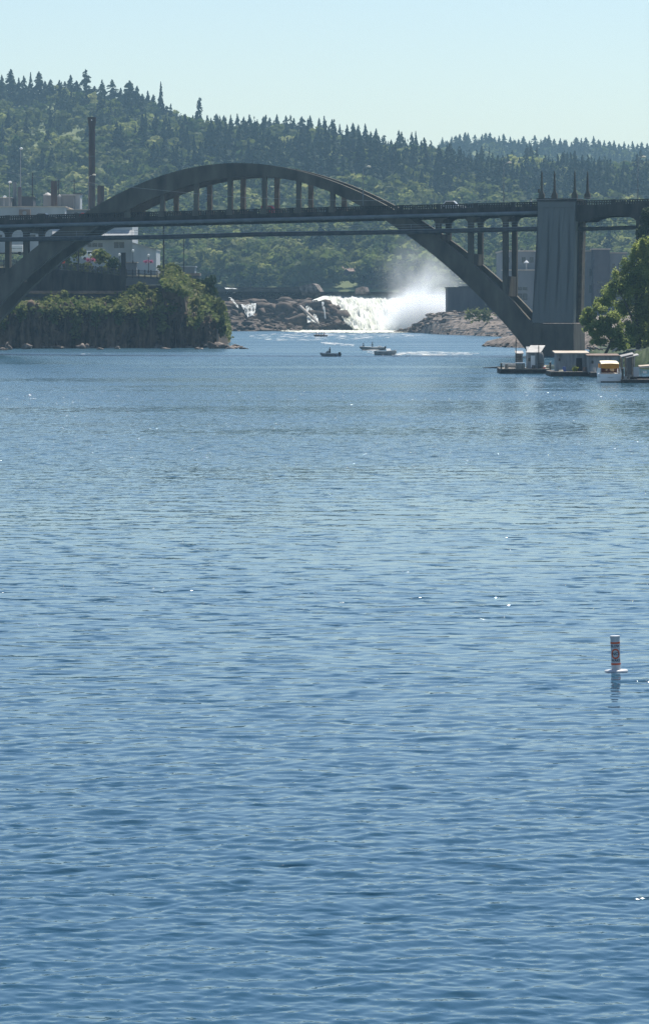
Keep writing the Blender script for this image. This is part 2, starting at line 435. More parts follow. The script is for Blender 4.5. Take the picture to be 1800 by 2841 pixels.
# ------------------------------------------------------------------ hills
def interp(x, tab):
    t = sorted(tab)
    return np.interp(x, [a for a, _ in t], [c for _, c in t])
R1 = [(-900, 300), (-300, 284), (0, 282), (250, 280), (350, 302), (450, 338), (520, 366), (600, 384), (700, 390), (860, 400), (1000, 424), (1100, 448), (1230, 470), (1400, 490), (2200, 505), (3000, 520)]
MID = [(-900, 500), (0, 490), (400, 470), (560, 462), (700, 470), (900, 490), (1100, 515), (1250, 545), (1500, 560), (1800, 562), (3000, 575)]
R2 = [(-900, 470), (600, 500), (1000, 470), (1100, 440), (1230, 420), (1290, 413), (1480, 420), (1650, 425), (1800, 438), (3000, 450)]
SHORE = 1490.0
def ground_z(x, D):
    """hill ground height at photo column x and distance D"""
    x = np.asarray(x, float); D = np.asarray(D, float)
    zm = Zat(interp(x, MID), 1850.0)
    z1 = Zat(interp(x, R1), 2300.0)
    z2 = Zat(interp(x, R2), 3300.0)
    z0 = np.full_like(x, 15.0)
    zv = np.minimum(z1, z2) * 0.62
    z = np.where(D < 1850, z0 + (zm - z0) * np.clip((D - SHORE) / (1850 - SHORE), 0, 1) ** 1.15,
        np.where(D < 2300, zm + (z1 - zm) * (np.clip((D - 1850) / 450, 0, 1)) ** 0.85,
        np.where(D < 2600, z1 + (zv - z1) * np.clip((D - 2300) / 300, 0, 1) ** 1.3,
        np.where(D < 3300, zv + (z2 - zv) * np.clip((D - 2600) / 700, 0, 1) ** 0.9,
                 z2 - (z2 - 20) * np.clip((D - 3300) / 400, 0, 1) ** 1.5))))
    z = np.where(D < SHORE, 12.0, z)
    return z + 2.0 * np.sin(x * .021 + D * .013) * np.clip((D - 1500) / 200, 0, 1)
def hills():
    xs = np.arange(-900, 2901, 40.0)
    ds = np.array([1470, 1489, 1491] + list(np.arange(1510, 3720, 25.0)))
    Xg, Dg = np.meshgrid(xs, ds)
    Z = ground_z(Xg, Dg)
    Z[0, :] = 8
    V = np.stack([(Xg - CX) / F * Dg, Dg, Z], -1).reshape(-1, 3)
    nc = len(xs); i = np.arange(len(ds) - 1)[:, None] * nc + np.arange(nc - 1)[None, :]
    Q = np.stack([i, i + 1, i + nc + 1, i + nc], -1).reshape(-1, 4)
    tag(link("hills", mesh_np("hills", V, Q, [M['hill']], smooth=True)), 'wooded hills behind the falls', None, None, 'structure')
hills()

# ------------------------------------------------------------------ tree meshes (unit height, unit crown radius)
def trunk_quads(r0, r1, h, n=6):
    a = np.arange(n) * 2 * math.pi / n
    V = np.concatenate([np.stack([r0 * np.cos(a), r0 * np.sin(a), 0 * a - .02], -1), np.stack([r1 * np.cos(a), r1 * np.sin(a), 0 * a + h], -1)])
    k = np.arange(n)
    return V, np.stack([k, (k + 1) % n, n + (k + 1) % n, n + k], -1)

def conifer_np(n, rng, power=0.85, gap=0.0, t0=0.10, wfac=1.0):
    t = t0 + (1 - t0) * rng.random(n) ** 1.25
    phi = rng.random(n) * 2 * math.pi
    r = (1 - (t - t0) / (1 - t0)) ** power * (0.62 + 0.5 * rng.random(n)) + 0.03
    lump = 1 + 0.22 * np.sin(phi * 3 + t * 17 + rng.random() * 6)
    if gap: lump *= np.where(np.sin(t * 21 + phi + rng.random() * 6) > 1 - gap, 0.45, 1.05)
    r *= lump
    w = (0.30 * r + 0.07) * wfac
    ax = np.stack([np.cos(phi), np.sin(phi), 0 * phi], -1)
    inner = ax * (0.12 * r)[:, None]; inner[:, 2] = t + 0.012
    tip = ax * r[:, None]; tip[:, 2] = t - 0.035 - 0.03 * rng.random(n)
    roll = rng.uniform(-1.1, 1.1, n)
    side = np.stack([-np.sin(phi) * np.cos(roll), np.cos(phi) * np.cos(roll), np.sin(roll) * 0.22], -1)
    midp = inner * 0.45 + tip * 0.55
    A = midp + side * w[:, None]; B = midp - side * w[:, None]
    V = np.stack([inner, A, tip, B], 1).reshape(-1, 3)
    return V, np.arange(4 * n).reshape(n, 4)

def broad_np(n, rng, nb=14, size=0.13, low=0.2, flat=1.0):
    C = []
    while len(C) < nb:
        p = rng.uniform(-1, 1, 3)
        if 0.12 < np.dot(p, p) < 0.75: C.append(p)
    C = np.array(C)
    br = rng.uniform(0.26, 0.46, nb)
    k = rng.integers(0, nb, n)
    d = rng.normal(size=(n, 3)); d /= np.linalg.norm(d, axis=1)[:, None]
    d[:, 2] = np.where(d[:, 2] < -0.3, -d[:, 2] * .6, d[:, 2])
    P = C[k] + d * (br[k] * rng.uniform(.75, 1.08, n))[:, None]
    nrm = d + rng.normal(size=(n, 3)) * .45
    nrm /= np.linalg.norm(nrm, axis=1)[:, None]
    up = np.tile([0., 0., 1.], (n, 1))
    u = np.cross(nrm, up + rng.normal(size=(n, 3)) * .3); u /= np.linalg.norm(u, axis=1)[:, None] + 1e-9
    v = np.cross(nrm, u)
    s = (size * rng.uniform(.6, 1.3, n))[:, None]
    V = np.stack([P - u * s, P + v * s * .8, P + u * s, P - v * s * .8], 1)
    zs = (1 - low) / 2 * flat
    V[..., 2] = low + zs + V[..., 2] * zs * 0.98
    return V.reshape(-1, 3), np.arange(4 * n).reshape(n, 4)

def tree_mesh(name, VQ, leafmat, tr=0.06, th=0.8):
    V, Q = VQ
    tv, tq = trunk_quads(tr, tr * .25, th)
    return mesh_np(name, np.concatenate([V, tv]), np.concatenate([Q, tq + len(V)]), [leafmat, M['bark']], [0] * len(Q) + [1] * len(tq))

rg = np.random.default_rng(3)
CON = [tree_mesh("conifer", conifer_np(300, rg, power=p, gap=g, t0=t0), M['conifer']) for p, g, t0 in
       [(.85, 0, .08), (.7, .25, .1), (1.0, .2, .06), (.75, .5, .12), (.9, .1, .1), (.6, .4, .15)]]
CON_GAPPY = [tree_mesh("conifer", conifer_np(150, rg, power=.35, gap=.9, t0=.18), M['conifer'], tr=.09, th=.97),
             tree_mesh("conifer", conifer_np(130, rg, power=.25, gap=.6, t0=.45), M['conifer'], tr=.09, th=.97)]
BRO = [tree_mesh("broadleaf_tree", broad_np(480, rg, nb=nb, size=.135, low=lo), M['broad']) for nb, lo in [(12, .12), (16, .1), (20, .15), (10, .12), (14, .08)]]
BRO_PALE = [tree_mesh("broadleaf_tree", broad_np(480, rg, nb=nb, size=.13, low=lo), M['broad_pale']) for nb, lo in [(14, .1), (18, .12)]]

def place_tree(name, me, x, D, h, w, label, cat, group, dz=0.0):
    o = bpy.data.objects.new(name, me)
    COL.objects.link(o)
    o.location = (Xat(x, D), D, float(ground_z(x, D)) - 0.6 + dz)
    o.rotation_euler = (0, 0, random.uniform(0, 6.28))
    o.scale = (w, w, h)
    return tag(o, label, cat, group)

# --- skyline conifers read off the photograph: column, top row, half width in px
SKY1 = [(5, 205, 15), (30, 190, 20), (52, 214, 14), (66, 208, 15), (85, 198, 9), (108, 196, 15), (125, 222, 13), (140, 218, 14), (165, 220, 15), (180, 224, 14),
        (196, 206, 17), (212, 222, 13), (238, 190, 22), (262, 236, 14), (283, 219, 18), (311, 219, 20), (335, 242, 14), (359, 222, 20), (380, 235, 14), (395, 258, 13), (410, 250, 14), (425, 260, 14),
        (446, 224, 10), (462, 300, 15), (485, 310, 16), (510, 316, 15), (535, 318, 14), (553, 268, 15), (575, 318, 13), (600, 314, 14), (621, 318, 16), (640, 322, 12), (658, 314, 14), (676, 322, 12), (692, 316, 14),
        (712, 335, 12), (731, 320, 14), (748, 324, 12), (768, 315, 14), (793, 319, 14), (815, 326, 14), (837, 322, 15), (860, 318, 15), (885, 325, 10), (899, 320, 13), (921, 329, 13), (942, 342, 10),
        (962, 352, 12), (979, 338, 14), (994, 344, 11), (1013, 341, 14), (1028, 362, 11), (1043, 355, 14), (1064, 373, 7), (1085, 385, 12), (1106, 359, 11), (1123, 380, 10), (1142, 364, 11), (1153, 362, 10), (1169, 388, 11), (1190, 402, 12), (1208, 408, 12)]
SKY2 = [(1227, 379, 10), (1240, 388, 9), (1253, 377, 9), (1264, 374, 9), (1275, 369, 10), (1290, 365, 11), (1298, 366, 9), (1317, 372, 11), (1337, 371, 9), (1347, 367, 10), (1359, 365, 11), (1372, 378, 9), (1384, 374, 9), (1397, 369, 11),
        (1415, 377, 9), (1427, 386, 9), (1438, 383, 9), (1452, 376, 11), (1468, 388, 9), (1483, 373, 12), (1500, 384, 9), (1512, 378, 10), (1522, 372, 12), (1537, 383, 9), (1554, 382, 11), (1568, 386, 10), (1585, 392, 9), (1598, 379, 12), (1612, 388, 9),
        (1625, 379, 11), (1646, 376, 11), (1660, 385, 10), (1676, 387, 9), (1690, 390, 8), (1703, 387, 9), (1717, 396, 8), (1731, 391, 10), (1743, 398, 8), (1754, 390, 11), (1768, 397, 8), (1780, 391, 11), (1795, 395, 10)]
def sky_label(x):
    if x < 235: return 'dark conifer on the skyline at the left, left of the brown chimney'
    if x < 470: return 'dark conifer on the left hill crest, right of the brown chimney'
    if x < 720: return 'dark conifer on the skyline above the crown of the bridge arch'
    if x < 1000: return 'dark conifer on the skyline above the right shoulder of the arch'
    if x < 1220: return 'dark conifer in the saddle of the skyline between the two hills'
    if x < 1490: return 'hazy conifer on the far right ridge, left of the four obelisks'
    if x < 1640: return 'hazy conifer on the far right ridge, above the four obelisks'
    return 'hazy conifer on the far right ridge, near the right edge'
SPECIAL = {238: 'tallest gappy conifer on the left skyline, just above the brown chimney', 446: 'tall narrow conifer spire at the right end of the left crest',
           553: 'lone bare-trunked conifer with a bushy top standing clear of the skyline', 85: 'thin spindly conifer top on the skyline near the left edge',
           196: 'broad blunt-topped conifer on the skyline left of the tallest one', 1064: 'thin spindly conifer with sparse top in the saddle right of the arch',
           1106: 'pointed conifer spire rising alone in the saddle of the skyline', 942: 'small conifer with a crooked top right of the arch shoulder skyline group'}
k = 0
for tab, D0, dj in ((SKY1, 2290, 25), (SKY2, 3290, 30)):
    for (x, y, hw) in tab:
        D = D0 + random.uniform(-dj, dj)
        zt = Zat(y, D)
        h = max(12.0, zt - float(ground_z(x, D)) + .6)
        w = hw / F * D * (1.05 if x == 238 else .75 if x == 553 else 1.15 if x == 446 else 1.85)
        me = CON[k % 6]
        if x in (238, 553, 1064): me = CON_GAPPY[0 if x == 238 else 1]
        if x == 446: me = CON[1]
        lab = SPECIAL.get(x, sky_label(x))
        place_tree("conifer", me, x, D, h, max(w, h * .12), lab, 'conifer', 'conifers along the hill crests' if x not in SPECIAL else None)
        k += 1
# --- conifers of the dark band behind the arch and along the spur
def band_label(x):
    if x < 300: return 'dark conifer among pale trees on the left hillside, beside the brown chimney'
    if x < 640: return 'dark conifer on the hillside above the left half of the arch'
    if x < 960: return 'dark conifer in the band of conifers above the right half of the arch'
    if x < 1330: return 'dark conifer in the band of conifers between the arch and the pier'
    return 'dark conifer on the hillside behind the obelisks and the right lamps'
n_con = 0
while n_con < 165:
    x = random.uniform(-40, 1840)
    if x < 560 and random.random() < .45: continue
    D = random.uniform(1790, 1990)
    h = random.uniform(14, 24)
    place_tree("conifer", CON[random.randrange(6)], x, D, h, h * random.uniform(.19, .27), band_label(x), 'conifer', 'conifers on the wooded hillside')
    n_con += 1
# --- big dark evergreens of the far bank
for x, D, h, w, lab in [(890, 1540, 25, 7.5, 'very dark large evergreen on the far bank, left of the brown-roofed house'),
                        (868, 1552, 21, 6, 'dark evergreen leaning into the largest one behind the falls'),
                        (915, 1560, 22, 6, 'dark evergreen directly behind the brown-roofed house'),
                        (1072, 1530, 20, 5, 'dark evergreen right of the brown-roofed house above the falls'),
                        (1180, 1570, 22, 5.5, 'dark evergreen half hidden behind the rising mist'),
                        (520, 1530, 22, 5.5, 'dark evergreen on the far bank just right of the green headland'),
                        (580, 1700, 26, 6, 'tall dark evergreen on the slope above the green headland'),
                        (700, 1640, 21, 5, 'dark evergreen in the middle of the far bank trees'),
                        (1370, 1600, 24, 6, 'dark evergreen seen between the columns left of the pier'),
                        (1690, 1560, 24, 6, 'dark evergreen behind the mill blocks right of the pier')]:
    place_tree("conifer", CON[random.randrange(6)], x, D, h, w, lab, 'conifer', None)
# --- broadleaf trees on the far bank and lower slopes
def broad_label(x, D, pale):
    t = 'pale yellow-green' if pale else 'leafy green'
    if D < 1600:
        if x < 640: return t + ' tree at the water edge of the far bank, right of the headland'
        if x < 860: return t + ' tree on the far bank above the left rock shelf'
        if x < 1000: return t + ' tree on the far bank beside the brown-roofed house'
        if x < 1250: return t + ' tree on the far bank above the white falls'
        return t + ' tree on the far bank behind the pier and the mill'
    if x < 330: return t + ' rounded tree low on the left hillside behind the mill stacks'
    if x < 640: return t + ' tree on the slope seen through the left arch hangers'
    if x < 940: return t + ' tree on the slope seen through the right arch hangers'
    if x < 1330: return t + ' tree in the light grove between the arch and the pier'
    return t + ' tree on the slope right of the pier'
n_b = 0
HOLES = [(925, 1000, 1505, 1560)]
while n_b < 285:
    x = random.uniform(-60, 1860)
    D = random.choice([random.uniform(1494, 1600), random.uniform(1494, 1780)])
    if any(a < x < b_ and c < D < d for a, b_, c, d in HOLES): continue
    h = random.uniform(9, 17)
    pale = (D > 1640 and random.random() < .5) or random.random() < .12
    me = random.choice(BRO_PALE if pale else BRO)
    place_tree("broadleaf_tree", me, x, D, h, h * random.uniform(.36, .5), broad_label(x, D, pale), 'tree', 'broadleaf trees on the far bank and slopes')
    n_b += 1
for x, D, h, w, lab in [(112, 1690, 24, 13, 'huge rounded pale tree on the left hillside, left of the brown chimney'), (1030, 1500, 16, 8, 'spreading green tree right of the brown-roofed house, above the falls'),
                        (955, 1575, 17, 7, 'rounded green tree just behind the brown-roofed house')]:
    place_tree("broadleaf_tree", random.choice(BRO), x, D, h, w, lab, 'tree', None)

# --- the rest of the wood as two masses
def fp(rng):
    r = fb(rng)
    if r is None or math.sin(r[0] * .017 + r[1] * .012 + 2) + math.sin(r[0] * .041 - r[1] * .019) < .3: return None
    return r
def forest(name, n, fn, variants, leafmat, label, seed):
    rng = np.random.default_rng(seed)
    Vs, Qs, off = [], [], 0
    cnt = 0
    while cnt < n:
        r = fn(rng)
        if r is None: continue
        x, D, h, w = r
        V, Q = variants[rng.integers(len(variants))]
        a = rng.uniform(0, 6.28); c, s = math.cos(a), math.sin(a)
        P = np.empty_like(V)
        P[:, 0] = (V[:, 0] * c - V[:, 1] * s) * w + Xat(x, D)
        P[:, 1] = (V[:, 0] * s + V[:, 1] * c) * w + D
        P[:, 2] = V[:, 2] * h + float(ground_z(x, D)) - 0.5
        Vs.append(P); Qs.append(Q + off); off += len(V); cnt += 1
    me = mesh_np(name, np.concatenate(Vs), np.concatenate(Qs), [leafmat])
    tag(link(name, me), label, None, None, 'stuff')
CV = [conifer_np(95, rg, power=p, gap=g, wfac=1.25) for p, g in [(.85, 0), (.7, .25), (1.0, .2), (.75, .4)]]
BV = [broad_np(120, rg, nb=9, size=.22, low=.05) for _ in range(6)]
def fc(rng):
    x = rng.uniform(-250, 2050)
    D = rng.choice([rng.uniform(1780, 2300), rng.uniform(2700, 3320)])
    if D > 2600 and x < 950: return None
    pr = .22
    if 1790 < D < 2000 and x > 480: pr = .85
    if D > 1900 and x < 560: pr = .75
    if D > 2130: pr = .85 if x < 1300 else .5
    if D > 2600: pr = .45 if D < 3200 else .9
    if D > 2000 and 560 < x < 1050 and D < 2200: pr = .12
    if rng.random() > pr: return None
    if D < 1780 or (x < 600 and 1800 < D < 2200):
        if math.sin(x * .013 + D * .011) + math.sin(x * .031 - D * .017 + 1) < .35: return None
    h = rng.uniform(14, 25) * (.62 if 2150 < D < 2400 or D > 3150 else 1)
    return x, D, h, h * rng.uniform(.20, .29)
def fb(rng):
    x = rng.uniform(-250, 2050)
    D = rng.choice([rng.uniform(1495, 1800), rng.uniform(1780, 2290), rng.uniform(2700, 3300)])
    if D > 2600 and x < 950: return None
    if any(a < x < b_ and c < D < d for a, b_, c, d in HOLES): return None
    if 1790 < D < 2000 and x > 480 and rng.random() < .75: return None
    if D > 1960 and x < 560 and rng.random() < .5: return None
    if D > 2150 and rng.random() < .6: return None
    h = rng.uniform(8, 18) * (.8 if 2150 < D < 2400 or D > 3150 else 1)
    return x, D, h, h * rng.uniform(.4, .6)
forest("conifer_forest", 1750, fc, CV, M['conifer'], 'dark conifer wood covering the far hills', 21)
forest("broadleaf_forest", 2600, fb, BV, M['broad'], 'mixed green broadleaf wood covering the far hills', 22)

forest("pale_forest", 600, fp, BV, M['broad_pale'], 'paler yellow-green patches of broadleaf wood on the far hills', 23)

# ------------------------------------------------------------------ the bridge
TH = R(14.5); cT, sT = math.cos(TH), math.sin(TH)
AX = Vector((cT, -sT, 0)); NX = Vector((sT, cT, 0)); B0 = Vector((0, 600, 0))
def BP(s, t, z): return B0 + AX * s + NX * t + Vector((0, 0, z))
def bs(x, y, t=0.0):
    u, v = (x - CX) / F, (HZ - y) / F
    D = (t + 600 * cT) / (u * sT + cT)
    return D * (u * cT - sT) + 600 * sT, H + v * D
def prism(mb, poly, t0, t1, m=0):
    return mb.hull2([BP(s, t0, z) for s, z in poly], [BP(s, t1, z) for s, z in poly], m)
def bbox(mb, s0, s1, t0, t1, z0, z1, m=0):
    return prism(mb, [(s0, z0), (s1, z0), (s1, z1), (s0, z1)], t0, t1, m)
EXT = [(0, 768), (50, 722), (110, 675), (180, 630), (257, 578), (312, 543), (381, 509), (447, 484), (535, 464), (643, 453.6), (700, 455), (765, 461), (831, 472.6), (883, 487), (926, 499), (962, 515), (1008, 537), (1070, 569), (1206, 655), (1292, 719), (1350, 764), (1387, 797), (1427, 838), (1474, 895)]
INT = [(0, 843), (18, 824), (96, 746), (184, 682), (238, 650), (265, 633), (358, 577), (447, 540), (535, 508.6), (637, 490.6), (700, 489), (821, 502), (916, 528), (995, 571), (1071, 612), (1141, 659), (1212, 715), (1295, 786), (1354, 848), (1413, 916), (1462, 975), (1480, 998)]
def fit(tab, deg=6):
    p = np.array([bs(x, y) for x, y in tab])
    return np.poly1d(np.polyfit(p[:, 0] / 50, p[:, 1], deg))
pe, pi_ = fit(EXT), fit(INT)
ext = lambda s: float(pe(s / 50)); itr = lambda s: float(pi_(s / 50))
sa, za = bs(0, 597.6, -.2); sb, zb = bs(1485, 558.6, -.2)
zr = lambda s: za + (zb - za) * (s - sa) / (sb - sa)          # top of railing
bridge = empty("arch_bridge", BP(bs(1540, 900)[0], 4, 0), 'long dark concrete arch bridge spanning the river with its road through the arch', 'bridge')
S0, S1 = bs(-8, 800)[0], bs(1478, 900)[0]
def rib(t0, t1):
    mb = MB()
    ss = np.linspace(S0 - 14, S1, 90)
    vs_ = []
    for s in ss:
        zi = itr(max(s, S0)) if s >= S0 else itr(S0) + (s - S0) * .92
        zx = ext(max(s, S0)) if s >= S0 else ext(S0) + (s - S0) * .88
        vs_ += [BP(s, t0, zx), BP(s, t1, zx), BP(s, t1, zi), BP(s, t0, zi)]
    fs = []
    for i in range(len(ss) - 1):
        for q in range(4):
            fs.append((4 * i + q, 4 * i + (q + 1) % 4, 4 * i + 4 + (q + 1) % 4, 4 * i + 4 + q))
    fs += [(0, 1, 2, 3), (4 * len(ss) - 4, 4 * len(ss) - 1, 4 * len(ss) - 2, 4 * len(ss) - 3)]
    return mb.add(vs_, fs)
RIBS = ((-0.05, 1.45), (8.65, 10.15))
for t0, t1 in RIBS: rib(t0, t1).build("arch_rib", M['concrete'], bridge)
SEND = bs(1496, 600, -1.2)[0]
SPR0, SPR1 = bs(1590, 600, -1.2)[0], bs(1900, 560)[0]
# deck slab, fascias, floor beams
mb = MB()
def strip(mb, s0, s1, t0, t1, d0, d1, m=0):     # a bar following the road's grade; d = metres below the rail top
    return prism(mb, [(s0, zr(s0) - d1), (s1, zr(s1) - d1), (s1, zr(s1) - d0), (s0, zr(s0) - d0)], t0, t1, m)
SL = S0 - 12
strip(mb, SL, SPR0, 1.0, 9.1, 1.15, 1.55)
strip(mb, SL, SEND + 1, -0.30, 1.0, 0.98, 1.78); strip(mb, SL, SEND + 1, 9.1, 10.4, 0.98, 1.78)
strip(mb, SL, SEND + 1, .1, 1.2, 1.78, 2.5); strip(mb, SL, SEND + 1, 8.9, 10.0, 1.78, 2.5)
mb.build("deck", M['concrete_dark'], bridge)
mb = MB(); s = SL
while s < SEND:
    zz = zr(s); bbox(mb, s - .18, s + .18, 1.2, 8.9, zz - 2.3, zz - 1.552); s += 1.575
tag(mb.build("floor_beam", M['concrete_dark'], bridge), None)
def balustrade(s0, s1, tc):
    mb = MB()
    strip(mb, s0, s1, tc - .16, tc + .16, 0, .20); strip(mb, s0, s1, tc - .14, tc + .14, .80, .979)
    strip(mb, s0, s1, tc - .07, tc + .07, .46, .54)
    s, i = s0 + .2, 0
    while s < s1:
        w = .42 if i % 14 == 0 else .115
        strip(mb, s - w, s + w, tc - (.17 if w > .2 else .10), tc + (.17 if w > .2 else .10), .19 if w < .2 else -.06, .81 if w < .2 else .979)
        s += .455 + (.3 if i % 14 == 0 or i % 14 == 13 else 0); i += 1
    return mb
for tc in (-.14, 10.24):
    balustrade(SL, SEND, tc).build("balustrade", M['concrete_dark'], bridge)
    balustrade(SPR0, SPR1, tc).build("balustrade", M['concrete_dark'], bridge)
# hangers above the road
HX = [355, 449, 543, 637, 732, 827, 921]
for x in HX:
    s, _ = bs(x, 560)
    for t0 in (0, 8.7):
        mb = MB()
        prism(mb, [(s - .42, zr(s) - 1.0), (s + .42, zr(s) - 1.0), (s + .42, itr(s) + .3), (s - .42, itr(s) + .3)], t0 + .10, t0 + 1.0)
        prism(mb, [(s - .62, zr(s) - 1.0), (s + .62, zr(s) - 1.0), (s + .62, zr(s) + .12), (s - .62, zr(s) + .12)], t0 - .33 if t0 == 0 else t0 + .1, t0 + 1.0 if t0 == 0 else t0 + 1.9)
        mb.build("hanger", M['concrete'] if t0 == 0 else M['concrete_warm'], bridge)  # sun's warm glow is put into the far hangers' colour
# spandrel columns below the road, with flared heads and webs between near and far column
for x in [-24, 70, 1214, 1304, 1400]:
    s, _ = bs(x, 700)
    top = zr(s) - 2.45
    for t0 in (0, 8.7):
        mb = MB()
        prism(mb, [(s - .46, ext(s) - .5), (s + .46, ext(s) - .5), (s + .46, top), (s - .46, top)], t0 + .05, t0 + 1.35)
        for d in (-1, 1):
            prism(mb, [(s + d * .46, top - 1.3), (s + d * .62, top - .75), (s + d * 1.0, top - .3), (s + d * 1.7, top), (s + d * .46, top)][::d], t0 + .15, t0 + 1.25)
        mb.build("spandrel_column", M['concrete'], bridge)
    zt = ext(s) + (3.1 if x > 1390 else 1.5 if x > 1290 else .6)
    mb = MB(); bbox(mb, s - .40, s + .40, 1.36, 8.74, ext(s) - .6, zt)
    mb.build("cross_wall", M['concrete'], bridge)
    if x != -24:
        mb = MB(); bbox(mb, s - .36, s + .36, 1.36, 8.74, max(top - .9, zt + .05), top); mb.build("cross_beam", M['concrete'], bridge)
for s in np.linspace(S0 + 3, S1 - 4, 14):
    if abs(ext(s) - zr(s)) < 4.5: continue
    if s > -14 and s < 14: continue
    mb = MB(); zc = (ext(s) + itr(s)) / 2
    if zc < zr(s) - 3: bbox(mb, s - .4, s + .4, 1.45, 8.65, zc - .6, zc + .6); mb.build("cross_strut", M['concrete'], bridge)
# pipe under the footway
mb = MB(); mb.tube([BP(s, -.72, zr(s) - 2.02) for s in np.linspace(SL, SEND + .3, 30)], .33, 10)
s = SL + 1
while s < SEND:
    bbox(mb, s - .06, s + .06, -1.07, -.25, zr(s) - 2.38, zr(s) - 1.79); s += 4.7
mb.build("conduit_pipe", M['pipe'], bridge, smooth=True)
# pier with panelled face, cap, base, and the four obelisks
def pier():
    P = lambda x, y, t=-1.2: bs(x, y, t)
    root_mb = MB()
    zb_ = P(1480, 896)[1]
    prism(root_mb, [P(1476, 896), P(1588, 896), P(1595.5, 557), P(1492.5, 557)], -1.2, 1.9)
    fm = MB(); prism(fm, [P(1476, 896), P(1588, 896), P(1595.5, 557), P(1492.5, 557)], 7.4, 10.5)
    fm.build("far_shaft", M['concrete_warm'], bridge)  # brown tone stands in for sun grazing the pier's right side
    fm = MB(); prism(fm, [P(1486, 896), P(1578, 896), P(1586, 557), P(1502, 557)], 1.905, 7.395)
    fm.build("pier_wall", M['concrete_dark'], bridge)
    fm = MB(); prism(fm, [P(1472, 1010), P(1592, 1010), P(1590, 898), P(1476, 898)], -1.25, 10.55)
    fm.build("pier_base", M['concrete'], bridge)
    o = root_mb.build("pier", M['concrete_pier'], bridge)
    # raised pilaster panels on the river face
    mb = MB()
    for fx in (.08, .36, .64, .92):
        bx = 1476 + fx * (1588 - 1476); tx = 1492.5 + fx * (1595.5 - 1492.5)
        w = 9.5 if fx in (.08, .92) else 8
        prism(mb, [P(bx - w, 893), P(bx + w, 893), P(tx - w + 1, 575), P(tx + w - 1, 575)], -1.27, -1.198)
    prism(mb, [P(1492, 574), P(1596, 574), P(1596, 558), P(1491, 558)], -1.40, -1.197)
    mb.build("pilaster_panel", M['concrete_pier'], o)
    mb = MB(); prism(mb, [P(1489, 557.5), P(1598, 557.5), P(1598, 549), P(1489, 549)], -1.6, 10.9)
    mb.build("cap", M['concrete_dark'], o)
    mb = MB()
    for sx in (.2, .5, .8):
        bx = 1466 + sx * 140
        prism(mb, [P(bx - 8, 1005), P(bx + 8, 1005), P(bx + 8, 912), P(bx - 8, 912)], -1.4, -1.248)
    mb.build("base_panel", M['concrete'], o)
    return o
pr = pier()
for x, t in ((1502.5, -.8), (1594, -.8), (1538, 9.6), (1629.5, 9.6)):
    s, z0 = bs(x, 549.5, t); mb = MB()
    s -= .0
    def sq(w, z): return [BP(s - w, t - w, z), BP(s + w, t - w, z), BP(s + w, t + w, z), BP(s - w, t + w, z)]
    for w0, w1, za_, zb2 in ((.52, .52, -.1, .75), (.46, .40, .75, 1.0), (.31, .27, 1.0, 1.35), (.23, .13, 1.35, 4.55), (.13, .02, 4.55, 5.15)):
        mb.hull2(sq(w0, z0 + za_), sq(w1, z0 + zb2))
    if x == 1502.5:
        mb.hull2([p - AX * .55 for p in sq(.16, z0 + 1.0)], [p - AX * .55 for p in sq(.16, z0 + 1.7)])
    mb.build("obelisk", M['concrete'], pr)
# right approach: deep girder with haunched soffit, and a column
for t0 in (-.3, 9.1):
    mb = MB()
    def pt(x, y): return bs(x, y, -.3)
    top = [(x, 562 + (x - 1590) * -.032) for x in (1780, 1590)]
    so = [(1590, 613), (1630, 612), (1643, 605), (1656, 601), (1675, 598), (1725, 597), (1746, 601), (1756, 605), (1763, 610), (1792, 612), (1800, 604), (1815, 598), (1840, 596)]
    poly = [pt(1840, 560)] + [pt(1590, 565)] + [pt(*p) for p in so]
    bm_ = MB()
    # strips along the soffit so that every face is convex
    for (x0, y0), (x1, y1) in zip(so[:-1], so[1:]):
        if x1 - x0 < 1: continue
        prism(bm_, [pt(x0, y0), pt(x1, y1), (pt(x1, y1)[0], zr(pt(x1, y1)[0]) - .985), (pt(x0, y0)[0], zr(pt(x0, y0)[0]) - .985)], t0, t0 + 1.3)
    bm_.build("approach_girder", M['concrete_dark'], bridge)
    mb = MB(); a, bq = pt(1764, 612), pt(1791, 612)
    prism(mb, [(a[0], 3), (bq[0], 3), (bq[0], a[1] + 1.2), (a[0], a[1] + 1.2)], t0 + .02, t0 + 1.28)
    mb.build("approach_column", M['concrete_dark'], bridge)
mb = MB(); strip(mb, SPR0, SPR1, 1.0, 9.1, 1.156, 1.56); mb.build("approach_slab", M['concrete_dark'], bridge)

# pipe catwalk hung on the river side of the bridge
cw = empty("pipe_catwalk", BP(0, -.9, bs(900, 648)[1]), 'dark level pipe catwalk with thin handrails hung along the bridge below its road', 'catwalk')
def cz(x): return float(np.interp(x, [-20, 450, 700, 1100, 1450, 1630, 1800], [664.5, 657, 650, 643.5, 635, 634.5, 629]))
def catline(dz): return [BP(bs(x, cz(x), -.9)[0], -.9, bs(x, cz(x), -.9)[1] + dz) for x in np.linspace(-20, 1488, 40)]
mb = MB(); mb.tube(catline(0), .40, 8); mb.build("pipe", M['steel_dark'], cw, smooth=True)
mb = MB(); mb.tube([p - NX * .35 for p in catline(.42)], .045, 5); mb.build("walkway_edge", M['steel_grey'], cw)
mb = MB()
for dz in (1.35, .9): mb.tube(catline(dz), .03, 5)
for p in catline(0)[::2]: mb.tube([p + Vector((0, 0, .3)), p + Vector((0, 0, 1.36))], .03, 5)
mb.build("handrail", M['steel_grey'], cw)
mb = MB(); mb.tube([BP(bs(x, cz(x), 3)[0], 3, bs(x, cz(x), 3)[1]) for x in np.linspace(1600, 1830, 6)], .36, 8)
